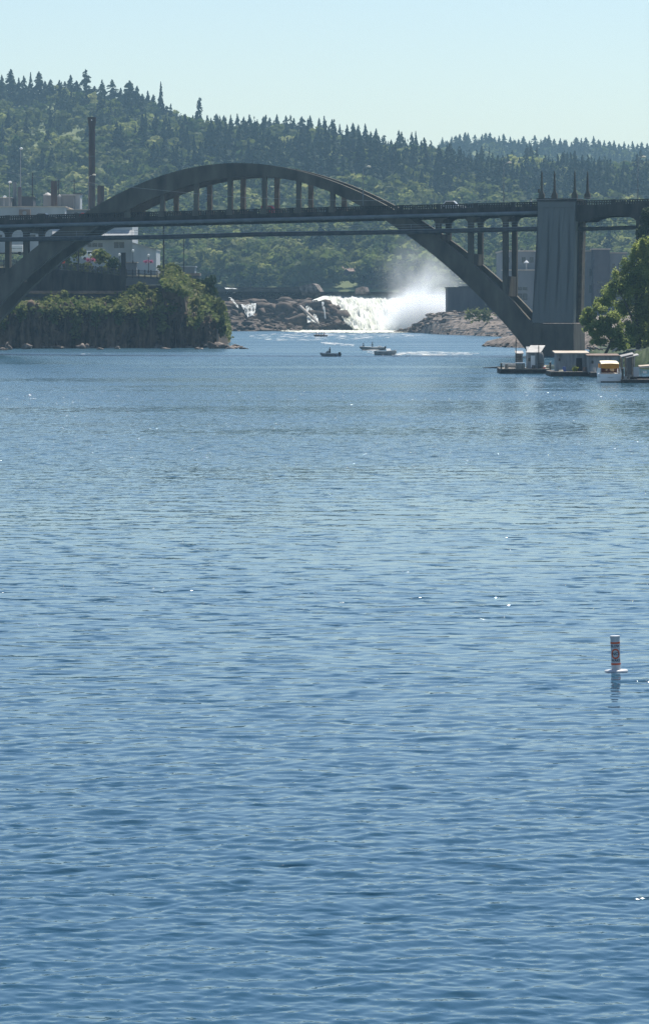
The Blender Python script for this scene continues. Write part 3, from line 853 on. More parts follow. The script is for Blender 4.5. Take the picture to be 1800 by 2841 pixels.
for dz in (1.35, .9): mb.tube([BP(bs(x, cz(x), 3)[0], 3, bs(x, cz(x), 3)[1] + dz) for x in np.linspace(1600, 1830, 6)], .03, 5)
mb.build("pipe", M['steel_dark'], cw)

# overhead wire crossing in front of the bridge
wire = [(-60, 462), (60, 484), (120, 492), (240, 505), (320, 514), (450, 527), (560, 538), (700, 548), (900, 554), (1200, 557), (1500, 553), (1860, 540)]
mb = MB(); mb.tube([BP(bs(x, y, -14)[0], -14, bs(x, y, -14)[1]) for x, y in wire], .028, 5)
mb.build("overhead_wire", M['steel_grey'], loc=BP(0, -14, 27))
tag(bpy.data.objects["overhead_wire"], 'thin pale overhead wire sagging across in front of the bridge arch', 'wire')

# street lamps on the bridge
def lamp(x, ytop, t, label):
    s, ztop = bs(x, ytop, t); z0 = zr(s) - 1.0
    e = empty("street_lamp", BP(s, t, z0), label, 'street lamp', 'street lamps on the bridge')
    mb = MB(); mb.tube([BP(s, t, z0 - .05), BP(s, t, ztop - .7), BP(s + .08, t, ztop - .25), BP(s + .35, t, ztop), BP(s + 1.0, t, ztop + .08)], [.11, .075, .065, .06, .05], 6)
    mb.build("pole", M['steel_grey'], e, smooth=True)
    mb = MB(); mb.tube([BP(s + .75, t, ztop + .12), BP(s + 1.0, t, ztop + .14), BP(s + 1.35, t, ztop + .08), BP(s + 1.5, t, ztop + .02)], [.10, .17, .17, .06], 8)
    mb.build("lamp_head", M['cream'], e, smooth=True)
lamp(1007, 463, -.1, 'tall street lamp on the bridge where the arch meets the road')
lamp(1397, 452, 10.2, 'thin street lamp on the bridge just left of the pier obelisks')
lamp(1769, 436, 10.2, 'thin street lamp on the bridge near the right edge')
lamp(246, 486, 10.2, 'street lamp in front of the brown chimney at the left end of the arch')

# vehicles on the bridge
def vehicle(name, s, t, label, cat, paint, L=4.4, Wd=1.75, hh=1.45, cabin=True, box=False):
    z = zr(s) - 1.14; rz = -TH
    e = empty(name, BP(s, t, z), label, cat)
    def P(ds, dt, dz): return BP(s + ds, t + dt, z + dz)
    def loft(prof, w0, w1):
        mb = MB(); A = [P(a, -w0 if zz < hh * .62 else -w1, zz) for a, zz in prof]; B_ = [P(a, w0 if zz < hh * .62 else w1, zz) for a, zz in prof]
        return mb.hull2(A, B_)
    h2 = L / 2
    if box:
        prof = [(-h2, .45), (h2, .45), (h2, 1.0), (h2 - .1, 1.25), (h2 - .55, hh), (h2 - 1.9, hh), (h2 - 1.95, hh + .0), (-h2, hh)]
    else:
        prof = [(-h2, .35), (h2, .35), (h2, .75), (h2 - .15, .85), (h2 - 1.2, .95), (h2 - 1.9, hh), (-h2 + 1.1, hh), (-h2 + .35, .98), (-h2, .9)]
    loft(prof, Wd / 2, Wd / 2 - .13).build("body", paint, e, bevel=.05)
    for d in (-1, 1):
        mb = MB(); w = Wd / 2 - .02
        if box: pr_ = [(h2 - 1.7, 1.05), (h2 - .35, 1.05), (h2 - .7, hh - .12), (h2 - 1.7, hh - .12)]
        else: pr_ = [(-h2 + .75, 1.0), (h2 - 1.4, 1.0), (h2 - 2.0, hh - .09), (-h2 + 1.2, hh - .09)]
        mb.hull2([P(a, d * w, q) for a, q in pr_], [P(a, d * (w - .14), q) for a, q in pr_]); mb.build("window", M['glass_dark'], e)
        for a in (-h2 + .85, h2 - .85):
            mb = MB(); c = P(a, d * (Wd / 2 - .1), .33)
            mb.tube([c - NX * .11, c + NX * .11], .33, 12); mb.build("wheel", M['tyre'], e)
    for d in (-1, 1):
        mb = MB(); mb.add([P(h2 + .01, d * .6 - .14, .66), P(h2 + .01, d * .6 + .14, .66), P(h2 + .01, d * .6 + .14, .80), P(h2 + .01, d * .6 - .14, .80)], [(0, 1, 2, 3)])
        mb.build("headlight", M['white'], e)
vehicle("parked_car", bs(121, 595, 2)[0], 2.6, 'dark car on the bridge road in front of the white mill wall', 'car', M['navy'])
vehicle("red_car", bs(243, 590, 6)[0], 6.4, 'red car on the bridge road at the foot of the brown chimney', 'car', M['red'])
vehicle("pickup_truck", bs(745, 575, 6)[0], 6.0, 'small red utility truck on the bridge road under the middle of the arch', 'truck', M['red'], 2.6, 1.3, 1.9, box=True)
vehicle("silver_car", bs(1253, 565, 2)[0], 2.8, 'silver car on the bridge road right of where the arch dips under it', 'car', M['silver'], 4.6, 1.8, 1.75)
bpy.data.objects["parked_car"].name = "dark_car"
bpy.data.objects["pickup_truck"].name = "box_truck"

# ------------------------------------------------------------------ people
def person(loc, label, pose='sit', facing=0.0, shirt='cloth_dark', pants='cloth_dark', scale=1.0, group=None):
    """continuous skinned body; facing = rotation about Z (0 looks along +X)"""
    if pose == 'sit':
        J = {'pel': (0, 0, .10, .14), 'chest': (.02, 0, .42, .15), 'neck': (.04, 0, .60, .06), 'head': (.07, 0, .72, .095), 'top': (.08, 0, .82, .07)}
        legs = [((.05, d * .10, .08, .09), (.42, d * .13, .12, .075), (.46, d * .13, -.30, .05), (.58, d * .13, -.33, .04)) for d in (-1, 1)]
    else:
        J = {'pel': (0, 0, .92, .14), 'chest': (.02, 0, 1.28, .155), 'neck': (.03, 0, 1.48, .06), 'head': (.05, 0, 1.60, .095), 'top': (.05, 0, 1.71, .07)}
        legs = [((0, d * .10, .84, .09), (.03 + d * .05, d * .11, .48, .07), (-.02 + d * .03, d * .11, .08, .05), (.13, d * .12, .04, .04)) for d in (-1, 1)]
    c = J['chest']
    arms = [((c[0], d * .19, c[2] + .10, .058), (c[0] + .10, d * .25, c[2] - .17, .045), (c[0] + .32, d * .18, c[2] - .20, .034), (c[0] + .41, d * .16, c[2] - .19, .034)) for d in (-1, 1)]
    V, E, Rr = [], [], []
    def add(p, parent=None):
        V.append(p[:3]); Rr.append(p[3])
        if parent is not None: E.append((parent, len(V) - 1))
        return len(V) - 1
    p0 = add(J['pel']); c0 = add(J['chest'], p0); n0 = add(J['neck'], c0); h0 = add(J['head'], n0); add(J['top'], h0)
    for lg in legs:
        q = p0
        for j in lg: q = add(j, q)
    for ar in arms:
        q = c0
        for j in ar: q = add(j, q)
        hand = ar[-1]
        sgn = 1 if hand[1] > 0 else -1
        for fi in range(4):
            q1 = add((hand[0] + .05, hand[1] + sgn * (-.03 + .02 * fi), hand[2] + .01, .009), q)
            add((hand[0] + .09 - .006 * abs(fi - 1), hand[1] + sgn * (-.032 + .021 * fi), hand[2] - .015, .008), q1)
        add((hand[0] + .03, hand[1] - sgn * .05, hand[2] + .005, .009), q)
    me = bpy.data.meshes.new("person"); me.from_pydata(V, E, [])
    o = bpy.data.objects.new("person", me); COL.objects.link(o)
    sk = o.modifiers.new("skin", 'SKIN'); o.modifiers.new("sub", 'SUBSURF').levels = 1
    for i, sv in enumerate(me.skin_vertices[0].data):
        sv.radius = (Rr[i], Rr[i]); sv.use_root = (i == 0)
    dg = bpy.context.evaluated_depsgraph_get(); dg.update()
    me2 = bpy.data.meshes.new_from_object(o.evaluated_get(dg))
    bpy.data.objects.remove(o)
    me2.name = "person"
    me2.materials.clear()
    for k_ in ('skin', shirt, pants): me2.materials.append(M[k_])
    neck_z, pz = J['neck'][2], J['pel'][2]
    for pl in me2.polygons:
        z = pl.center.z; x = pl.center.x
        if z > neck_z - .02: mi = 0
        elif z < pz + .10 and not (abs(pl.center.y) > .17 and x > .2 and pose != 'sit'): mi = 2
        elif x > c[0] + .16: mi = 0
        else: mi = 1
        if pose == 'sit' and z > pz + .15 and x > c[0] + .17: mi = 0
        pl.material_index = mi; pl.use_smooth = True
    o = bpy.data.objects.new("person", me2); COL.objects.link(o)
    o.location = loc; o.rotation_euler = (0, 0, facing); o.scale = (scale,) * 3
    tag(o, label, 'person', group)
    # hair cap and face
    hx, hz = J['head'][0], J['head'][2]
    mb = MB()
    prof = [(.10, -.02), (.108, .04), (.095, .10), (.06, .145), (.01, .155)]
    mb.tube_z((hx - .015, 0, hz), prof, 12)
    hm = mb.build("hair", M['hair'], None); hm.parent = o; hm.location = (0, 0, 0)
    mb = MB(); mb.hull2([(hx + .085, -.012, hz + .03), (hx + .085, .012, hz + .03), (hx + .115, .014, hz - .012), (hx + .115, -.014, hz - .012)],
                        [(hx + .08, -.012, hz + .03), (hx + .08, .012, hz + .03), (hx + .08, .014, hz - .02), (hx + .08, -.014, hz - .02)])
    nm = mb.build("nose", M['skin'], None); nm.parent = o
    for d in (-1, 1):
        mb = MB(); mb.box((hx + .088, d * .034, hz + .022), (.015, .026, .014)); em = mb.build("eye", M['black'], None); em.parent = o
    mb = MB(); mb.box((hx + .088, 0, hz - .05), (.014, .045, .012)); mm = mb.build("mouth", M['cloth_red'], None); mm.parent = o
    return o
s, z = bs(1473, 566, 1.0); 
person(BP(s, 1.2, zr(s) - 1.14), 'person in a white shirt walking on the bridge footway beside the pier', 'stand', R(160), 'cloth_white', 'cloth_blue')

# ------------------------------------------------------------------ boats
def hull(L, B_, Hh, bow=0.45, n=14, flare=.75, sheer=.12, transom=.9):
    """closed boat hull, bow along +X, waterline z=0; returns MB with inner floor"""
    rings = []
    for i in range(n + 1):
        u = i / n
        x = -L / 2 + u * L
        w = B_ / 2 * (transom + (1 - transom) * min(1, u * 3)) * (1 - max(0, (u - bow) / (1 - bow)) ** 2.2)
        w = max(w, .02)
        zt = Hh + sheer * L * .5 * max(0, u - .4) ** 1.6
        keel = -.25 + (.3 + Hh * .8) * max(0, (u - .75) / .25) ** 2
        rings.append([(x, -w, zt), (x, -w * flare, .05 + max(0, keel + .2) * .5), (x, 0, keel), (x, w * flare, .05 + max(0, keel + .2) * .5), (x, w, zt),
                      (x, w * .86, zt), (x, w * .70, .10 + max(0, keel)), (x, -w * .70, .10 + max(0, keel)), (x, -w * .86, zt)])
    m_ = len(rings[0]); vs_ = [p for r in rings for p in r]
    fs = [(i * m_ + k, i * m_ + (k + 1) % m_, (i + 1) * m_ + (k + 1) % m_, (i + 1) * m_ + k) for i in range(n) for k in range(m_)]
    fs += [(0, 1, 2, 3, 4, 5, 6, 7, 8), tuple(n * m_ + k for k in range(m_))[::-1]]
    return vs_, fs
def boat(name, xpx, ywl, label, cat, L, B_, Hh, heading, hmat, extras):
    D = DW(ywl); loc = Vector((Xat(xpx, D), D, 0.02))
    e = empty(name, loc, label, cat)
    e.rotation_euler = (0, 0, heading)
    def loc_mesh(nm, mb, m, smooth=False):
        mb2 = MB(); mb2.v = [p + loc for p in mb.v]; mb2.f = mb.f; mb2.m = mb.m
        return mb2.build(nm, m, e, smooth=smooth)
    vs_, fs = hull(L, B_, Hh)
    loc_mesh("hull", MB().add(vs_, fs), hmat)
    rub = MB()
    for d in (0, 4): rub.tube([Vector(vs_[i * 9 + d]) for i in range(15)], .035, 5)
    loc_mesh("gunwale", rub, M['white'])
    for nm, mb, m in extras: loc_mesh(nm, mb, m)
    def at(x, y, z):
        c, s_ = math.cos(heading), math.sin(heading)
        return Vector((loc.x + x * c - y * s_, loc.y + x * s_ + y * c, loc.z + z))
    return at
def motor(L):
    return MB().box((-L / 2 - .12, 0, .55), (.3, .32, .42)).box((-L / 2 - .14, 0, .1), (.12, .14, .8))
def windscreen(x, w, z, h):
    return MB().hull2([(x, -w, z), (x + .05, -w, z), (x + .05, w, z), (x, w, z)], [(x - .3, -w * .8, z + h), (x - .26, -w * .8, z + h), (x - .26, w * .8, z + h), (x - .3, w * .8, z + h)])
# white runabout with a standing driver, bow to the left
at = boat("runabout_boat", 914, 988, 'small white runabout with one standing driver, nearest the left of the three middle boats', 'boat', 4.2, 1.9, .50, R(145), M['grey_hull'],
     [("windscreen", windscreen(.5, .7, .5, .45), M['white']), ("foredeck", MB().hull2([(.5, -.8, .50), (.5, .8, .50), (2.0, .1, .66), (2.0, -.1, .66)], [(.5, -.75, .58), (.5, .75, .58), (1.9, .1, .70), (1.9, -.1, .70)]), M['white']), ("outboard_motor", motor(4.2), M['black']), ("seat", MB().box((-.6, 0, .38), (.5, 1.0, .4)), M['white'])])
person(at(-.1, 0, .12), 'person standing at the helm of the small white runabout', 'stand', R(145), 'cloth_dark', 'cloth_dark', .85)
# open aluminium boat with two people
at = boat("fishing_boat", 1032, 971, 'open dark fishing boat carrying two people, upper right of the middle boats', 'boat', 5.2, 2.0, .62, R(172), M['grey_hull'],
     [("outboard_motor", motor(5.2), M['black']), ("bench_seat", MB().box((.8, 0, .42), (.35, 1.4, .1)), M['grey_hull']), ("bench_seat", MB().box((-.9, 0, .42), (.35, 1.4, .1)), M['grey_hull']), ("console", MB().box((-1.6, .1, .6), (.6, .8, .55)), M['white'])])
person(at(1.75, 0, .55), 'person in dark clothes sitting in the bow of the fishing boat', 'sit', R(172), 'cloth_dark', 'cloth_dark', 1.0)
person(at(-.1, .1, .12), 'person in dark clothes standing amidships in the fishing boat', 'stand', R(172), 'cloth_dark', 'cloth_dark', .88)
# grey speedboat heading away to the right with a wake
at = boat("speedboat", 1072, 985, 'grey speedboat with raised bow trailing a white wake, right of the middle boats', 'boat', 4.6, 2.0, .72, R(-38), M['grey_hull'],
     [("windscreen", windscreen(.6, .75, .72, .5), M['white']), ("outboard_motor", motor(4.6), M['black']), ("foredeck", MB().hull2([(.6, -.85, .72), (.6, .85, .72), (2.2, .1, .92), (2.2, -.1, .92)], [(.6, -.8, .80), (.6, .8, .80), (2.1, .1, .96), (2.1, -.1, .96)]), M['grey_hull'])])
# crowded dinghy by the foam
at = boat("dinghy_boat", 889, 933, 'small brown boat crowded with people close to the foam below the falls', 'boat', 4.0, 1.7, .42, R(178), M['brown'],
     [("bench_seat", MB().box((.7, 0, .36), (.3, 1.2, .08)), M['plank']), ("bench_seat", MB().box((-.7, 0, .36), (.3, 1.2, .08)), M['plank'])])
for dx, sh, lab in ((1.1, 'cloth_dark', 'person in a dark shirt at the left end of the crowded brown boat'), (.45, 'cloth_blue', 'person in a blue shirt second from the left in the crowded brown boat'),
                    (-.3, 'cloth_dark', 'person in a dark top right of the middle of the crowded brown boat'), (-1.1, 'cloth_red', 'person in a red jacket at the right end of the crowded brown boat')):
    person(at(dx, 0, .36), lab, 'sit', R(170), sh, 'cloth_dark')

# wakes and streaks of foam lying on the water
def foam_sheet(name, pts, label, m, z=.08):
    mb = MB()
    P = [W(x, y, DW(y)) for x, y in pts]
    mb.add([(p.x, p.y, z) for p in P], [tuple(range(len(P)))])
    o = mb.build(name, m)
    tag(o, label, None, None, 'stuff')
foam_sheet("wake_foam", [(1017, 977), (1050, 974), (1064, 978), (1064, 986), (1040, 983)], 'white foam around the fishing boat', M['wake'])
foam_sheet("wake_foam", [(1084, 983), (1120, 977), (1180, 975), (1290, 978), (1330, 981), (1300, 985), (1180, 987), (1090, 989)], 'white wake of the speedboat', M['wake'], .09)
foam_sheet("wake_foam", [(1005, 972), (1030, 969), (1060, 971), (1030, 974.5)], 'white foam at the fishing boat stern', M['wake'], .10)
foam_sheet("wake_foam", [(890, 948), (930, 951), (985, 956), (980, 961), (930, 957), (890, 953)], 'pale streak behind the dinghy', M['wake'])
foam_sheet("spray_streaks", [(690, 931), (760, 925), (830, 921), (980, 923), (1090, 925), (1170, 931), (1060, 938), (940, 943), (860, 946), (760, 944), (700, 938)], 'broken foam below the falls', M['spray'], .07)
foam_sheet("spray_streaks", [(170, 985), (240, 981), (300, 981), (360, 984), (240, 988)], 'pale streak off the headland', M['spray'], .07)

# ------------------------------------------------------------------ rocks
_bm = bmesh.new(); bmesh.ops.create_icosphere(_bm, subdivisions=2, radius=1)
ICO_V = np.array([v.co[:] for v in _bm.verts]); ICO_F = np.array([[v.index for v in f.verts] for f in _bm.faces]); _bm.free()
def rock_verts(c, r, rng, rough=.28):
    d = ICO_V.copy()
    k = rng.normal(size=(7, 3)) * np.array([1.5, 1.5, 2.2]); ph = rng.uniform(0, 6.28, 7)
    f = 1 + rough * np.sum(np.sin(ICO_V @ k.T + ph), 1) / 3
    pl = rng.normal(size=(9, 3)); pl /= np.linalg.norm(pl, axis=1)[:, None]
    for q in pl:                                  # chop flat facets
        t = d @ q; d = d - np.clip(t - .42, 0, None)[:, None] * q[None, :] * .95
    return d * f[:, None] * np.array(r) + np.array(c)
def rockpile(name, rocks, m, seed, label, cat=None, kind=None, loc=None, group=None):
    rng = np.random.default_rng(seed)
    Vs = [rock_verts(c, r, rng) for c, r in rocks]
    n = len(ICO_V)
    V = np.concatenate(Vs); Q = np.concatenate([ICO_F + i * n for i in range(len(Vs))])
    l0 = np.array(loc if loc is not None else V.mean(0) * np.array([1, 1, 0]))
    o = link(name, mesh_np(name, V - l0, Q, [m]), None, l0)
    return tag(o, label, cat, group, kind)
def px_rocks(n, xr, top, base, Dr, size, rng, flat=.6):
    """boulders filling the body under a skyline: top(x), base(x) in photo rows; deeper rocks stand higher"""
    out = []
    for _ in range(n):
        x = rng.uniform(*xr); v = rng.random()
        D = Dr[0] + (Dr[1] - Dr[0]) * v
        yb, yt = np.interp(x, *zip(*base)), np.interp(x, *zip(*top))
        y = yb + (yt - yb) * min(1, v * rng.uniform(.75, 1.1))
        s = rng.uniform(*size)
        z = Zat(y, D)
        out.append(((Xat(x, D), D, z - s * flat * .6), (s * rng.uniform(.8, 1.6), s * rng.uniform(.8, 1.4), s * flat * rng.uniform(.7, 1.3))))
    return out

rr = np.random.default_rng(77)
# low front rocks of the left shelf
rk = px_rocks(150, (598, 830), [(598, 872), (660, 880), (720, 880), (780, 890), (830, 902)], [(598, 917), (700, 918), (800, 916), (830, 908)], (1098, 1128), (.8, 2.4), rr)
rockpile("rock_shore", rk, M['rock'], 1, 'low jumble of wet brown rocks at the foot of the left falls', None, 'structure')
# dark cliff mass between the left cascade and the middle cascade
rk = px_rocks(70, (716, 862), [(716, 846), (760, 838), (830, 838), (862, 838)], [(716, 893), (800, 896), (862, 893)], (1138, 1142), (3.0, 5.0), rr, .8)
rk += px_rocks(90, (600, 870), [(600, 822), (720, 818), (800, 820), (870, 822)], [(600, 850), (720, 842), (870, 838)], (1142, 1185), (2.5, 5.0), rr, .35)
rk += px_rocks(45, (596, 690), [(596, 838), (640, 846), (690, 862)], [(596, 895), (690, 898)], (1128, 1142), (2.2, 4.2), rr, .7)
rk += px_rocks(25, (690, 720), [(690, 872), (720, 868)], [(690, 895), (720, 895)], (1132, 1140), (1.8, 3), rr, .7)
rockpile("rock_shelf", rk, M['rock'], 2, 'broad dark basalt shelf left of the main falls', None, 'structure')
# rounded wedge of rock at the left edge of the main falls
rk = px_rocks(55, (888, 948), [(878, 832), (915, 834), (935, 852), (950, 878)], [(878, 892), (960, 895)], (1126, 1136), (2.0, 4.0), rr, .9)
rk += px_rocks(12, (880, 962), [(880, 892), (962, 893)], [(880, 897), (962, 897)], (1120, 1124), (1.0, 1.8), rr, .6)
rockpile("rock_wedge", rk, M['rock'], 3, 'rounded dark rock dividing the middle cascade from the main falls', None, 'structure')
# small rocks in the apron
rk = px_rocks(14, (858, 900), [(858, 892), (900, 894)], [(858, 908), (900, 906)], (1112, 1122), (.6, 1.3), rr)
rockpile("apron_rocks", rk, M['rock'], 4, 'few dark rocks standing in the foam at the foot of the cascade', None, 'structure')
# upriver ledge under the weir
mb = MB(); mb.box((Xat(725, 1195), 1195, 12.6), (32, 6, 4.2)); tag(mb.build("ledge", M['rock']), 'ledge under the weir', None, None, 'structure')

# right-hand rubble bank
def mound(name, stations, mtl, label, z0=-1.0):
    """stations: photo column, water row, top row, depth from front to crest, back depth"""
    V, rows = [], []
    rng = np.random.default_rng(len(stations))
    xs = np.linspace(stations[0][0], stations[-1][0], 90)
    st = np.array(stations, float)
    for x in xs:
        wl, tp, dp, bk = [np.interp(x, st[:, 0], st[:, i]) for i in (1, 2, 3, 4)]
        D0 = DW(wl); row = []
        zt = max(Zat(tp, D0 + dp), .05)
        for f, zf in ((-.02, None), (.12, .22), (.3, .48), (.5, .70), (.75, .9), (1.0, 1.0)):
            D = D0 + dp * max(f, 0) - (2 if f < 0 else 0)
            row.append((Xat(x, D), D, (z0 if zf is None else zt * zf) + (rng.normal() * .05 * max(1, zt) if zf else 0)))
        row.append((Xat(x, D0 + bk), D0 + bk, zt * .95)); row.append((Xat(x, D0 + bk + 3), D0 + bk + 3, z0))
        rows.append(row)
    nc = len(rows[0]); V = np.array(rows).reshape(-1, 3)
    i = np.arange(len(rows) - 1)[:, None] * nc + np.arange(nc - 1)[None, :]
    Q = np.stack([i, i + nc, i + nc + 1, i + 1], -1).reshape(-1, 4)
    tag(link(name, mesh_np(name, V, Q, [mtl], smooth=False)), label, None, None, 'structure')
BANK = [(1102, 921.5, 921, 1, 3), (1135, 922, 915, 6, 30), (1180, 924, 890, 18, 80), (1200, 926, 872, 30, 110), (1240, 928, 866, 45, 150), (1320, 931, 866, 60, 200), (1430, 936, 872, 75, 240), (1500, 940, 876, 80, 260), (1800, 955, 880, 80, 300), (2100, 960, 880, 80, 300)]
mound("rubble_bank", BANK, M['rock_light'], 'low stony bank right of the falls')
def bank_rocks(n, seed):
    rng = np.random.default_rng(seed); st = np.array(BANK, float); out = []
    for _ in range(n):
        x = rng.uniform(1108, 1470); f = rng.random() ** .8
        wl, tp, dp, bk = [np.interp(x, st[:, 0], st[:, i]) for i in (1, 2, 3, 4)]
        D = DW(wl) + dp * f; zt = max(Zat(tp, DW(wl) + dp), .05)
        s = rng.uniform(.35, 1.0) * (1.8 if x < 1260 and f > .4 else 1)
        out.append(((Xat(x, D), D, zt * min(1, f * 1.15) + .1 * s), (s * rng.uniform(.9, 2.2), s, s * rng.uniform(.35, .7))))
    return out
rockpile("bank_stones", bank_rocks(420, 5), M['rock_light'], 5, 'loose stones strewn over the bank right of the falls', None, 'stuff')
mb = MB(); rng = np.random.default_rng(8); st = np.array(BANK, float)
for _ in range(70):
    x = rng.uniform(1230, 1440); f = rng.random() * .75
    wl, tp, dp = [np.interp(x, st[:, 0], st[:, i]) for i in (1, 2, 3)]
    D = DW(wl) + dp * f; z = max(Zat(tp, DW(wl) + dp), .05) * min(1, f * 1.15) + .5
    a = rng.uniform(-.6, .6); L_ = rng.uniform(1, 3.6)
    mb.tube([(Xat(x, D) - math.cos(a) * L_, D - math.sin(a) * L_, z - .1), (Xat(x, D) + math.cos(a) * L_, D + math.sin(a) * L_, z + .25)], [.2, .12], 6)
tag(mb.build("driftwood", M['drift']), 'bleached driftwood logs scattered over the stony bank', None, None, 'stuff')
# little rubble point before the pier
mound("rubble_point", [(1338, 959, 958, 1, 2), (1350, 960, 946, 5, 12), (1380, 962, 940, 9, 25), (1430, 964, 930, 12, 40), (1500, 966, 925, 14, 60), (1600, 968, 915, 14, 60), (1900, 975, 900, 16, 60)], M['rock_light'], 'low point of broken stone in front of the bank')
rng = np.random.default_rng(9)
rk = []
for _ in range(90):
    x = rng.uniform(1342, 1470); D = rng.uniform(712, 722) if x < 1380 else rng.uniform(700, 722)
    s = rng.uniform(.25, .7); f = (x - 1338) / 60
    rk.append(((Xat(x, D), D, min(1.6, .3 + f * .6) * rng.uniform(.1, 1)), (s * 1.5, s, s * .6)))
rockpile("point_stones", rk, M['rock_light'], 10, 'broken stones of the low point left of the pier', None, 'stuff')

# concrete blocks at the lip of the falls, log on the cascade
def block(pts_px, D, thick, m, label, lean=0):
    mb = MB(); A = [W(x, y, D) for x, y in pts_px]
    B_ = [p + Vector((1.5, thick, lean)) for p in A]
    mb.hull2(A, B_); c = sum(A, Vector()) / len(A)
    o = mb.build("concrete_block", m, loc=(c.x, c.y, min(p.z for p in A)))
    return tag(o, label, 'block')
block([(830, 797), (838, 791), (866, 786), (874, 789), (894, 819), (880, 823), (838, 818)], 1172, 7, M['rock_light'], 'large tilted concrete block at the top of the falls, left of the two upright ones')
block([(984, 816), (986, 800), (1000, 795), (1009, 796), (1016, 815)], 1168, 5, M['rock_light'], 'angular concrete block standing midway along the lip of the falls')
block([(1105, 818), (1112, 800), (1108, 796), (1131, 797), (1128, 812), (1122, 826)], 1172, 4, M['rock_light'], 'flared concrete stump on the lip of the falls next to the mist')
mb = MB(); mb.tube([W(833, 849, 1132), W(860, 874, 1124), W(884, 897, 1118)], [.5, .45, .35], 8)
tag(mb.build("fallen_log", M['drift'], loc=W(884, 897, 1118)), 'long bleached log leaning diagonally against the dark rock by the cascade', 'log')
# weir: dark timber wall, spill and its concrete sill
e = empty("weir", W(730, 812, 1200), 'low dark weir wall running across above the left rock shelf', 'weir')
mb = MB(); mb.hull2([W(560, 812, 1205), W(836, 814, 1195), W(836, 796, 1195), W(560, 796, 1205)], [W(560, 812, 1205) + Vector((0, 1, 0)), W(836, 814, 1195) + Vector((0, 1, 0)), W(836, 796, 1195) + Vector((0, 1, 0)), W(560, 796, 1205) + Vector((0, 1, 0))])
mb.build("timber_wall", M['plank_dark'], e)
mb = MB(); mb.hull2([W(610, 806.5, 1203), W(836, 810, 1193), W(836, 806, 1193), W(610, 803, 1203)], [p + Vector((0, 1.3, 0)) for p in (W(610, 806.5, 1203), W(836, 810, 1193), W(836, 806, 1193), W(610, 803, 1203))])
mb.build("sill", M['tin'], e)

# ------------------------------------------------------------------ falling water
def fall(name, lip, base, label, m, n=60, nv=16, drop=.35, seed=0, amp=.5):
    """lip, base: polylines of (column, row, distance); a sheet that leaves the lip and lands on the base"""
    rng = np.random.default_rng(seed)
    def res(poly):
        P = np.array([W(*p)[:] for p in poly]); t = np.linspace(0, 1, len(P)); T = np.linspace(0, 1, n)
        return np.stack([np.interp(T, t, P[:, k]) for k in range(3)], -1)
    A, B_ = res(lip), res(base)
    ph = rng.uniform(0, 6.28, 24); fr = rng.uniform(4, 90, 24)
    U = np.linspace(0, 1, n)
    smooth = lambda a_, w_: np.convolve(a_, np.ones(w_) / w_ ** .5, 'full')[w_ // 2:w_ // 2 + len(a_)]
    FN = 0                                          # streaky relief: long down the fall, short across it, with random bulges
    for w_, h_ in ((2, 7), (5, 4), (13, 3), (1, 2)):
        G = np.apply_along_axis(smooth, 0, rng.normal(size=(nv + 1, n)), h_)
        FN = FN + np.apply_along_axis(smooth, 1, G, w_) / 2.2
    rows = []
    for j in range(nv + 1):
        v = j / nv
        P = A + (B_ - A) * v
        P[:, 2] = A[:, 2] + (B_[:, 2] - A[:, 2]) * (drop * v + (1 - drop) * v ** 1.7)
        vc = int(v * (len(FN) - 1)); row = FN[vc]
        P[:, 1] -= row * amp * min(1, v * 2.5)
        P[:, 2] += np.roll(row, 3) * amp * .6 * min(1, v * 2.5)
        rows.append(P)
    V = np.concatenate(rows)
    i = np.arange(nv)[:, None] * n + np.arange(n - 1)[None, :]
    Q = np.stack([i, i + n, i + n + 1, i + 1], -1).reshape(-1, 4)
    tag(link(name, mesh_np(name, V, Q, [m], smooth=True)), label, None, None, 'structure')
fall("main_waterfall", [(902, 818, 1172), (925, 809, 1180), (980, 811, 1180), (1040, 813, 1179), (1100, 815, 1180), (1180, 816, 1183), (1290, 818, 1183)],
     [(958, 897, 1122), (985, 912, 1113), (1040, 916, 1111), (1120, 916.3, 1110), (1200, 916.5, 1109), (1290, 916.5, 1108)], 'broad white main waterfall', M['falls'], 200, 30, .55, 1, .9)
fall("main_waterfall", [(868, 831, 1144), (902, 818, 1172), (925, 809, 1180)], [(905, 842, 1140), (938, 850, 1136), (958, 897, 1122)], 'white water curving over the left shoulder of the main falls', M['falls'], 50, 16, .6, 7, .5)
fall("middle_cascade", [(846, 832, 1150), (866, 832, 1150)], [(853, 893, 1120), (884, 893, 1122)], 'narrow white cascade beside the leaning log', M['cascade'], 24, 18, .5, 2, .4)
fall("middle_cascade", [(866, 832, 1146), (878, 834, 1146)], [(882, 890, 1126), (887, 892, 1126)], 'thin cascade strand', M['cascade'], 10, 14, .5, 3, .25)
fall("middle_cascade", [(891, 836, 1124), (898, 837, 1124)], [(900, 884, 1119), (904, 884, 1119)], 'thin strand of water over the rounded rock', M['cascade'], 8, 14, .5, 4, .2)
fall("left_cascade", [(668, 843, 1134), (682, 846, 1132), (694, 841, 1133), (711, 840, 1134)], [(680, 870, 1124), (688, 880, 1121), (698, 874, 1123), (706, 879, 1122)], 'short white cascade in a notch of the left shelf', M['cascade'], 26, 14, .5, 5, .4)
fall("left_cascade", [(634, 824, 1150), (640, 824, 1150)], [(656, 850, 1128), (664, 855, 1128)], 'thin white chute left of the short cascade', M['cascade'], 10, 14, .6, 6, .3)
fall("weir_spill", [(622, 797, 1203), (652, 798, 1203)], [(629, 813, 1190), (671, 813, 1188)], 'white water spilling over the weir', M['cascade'], 24, 12, .5, 8, .4)
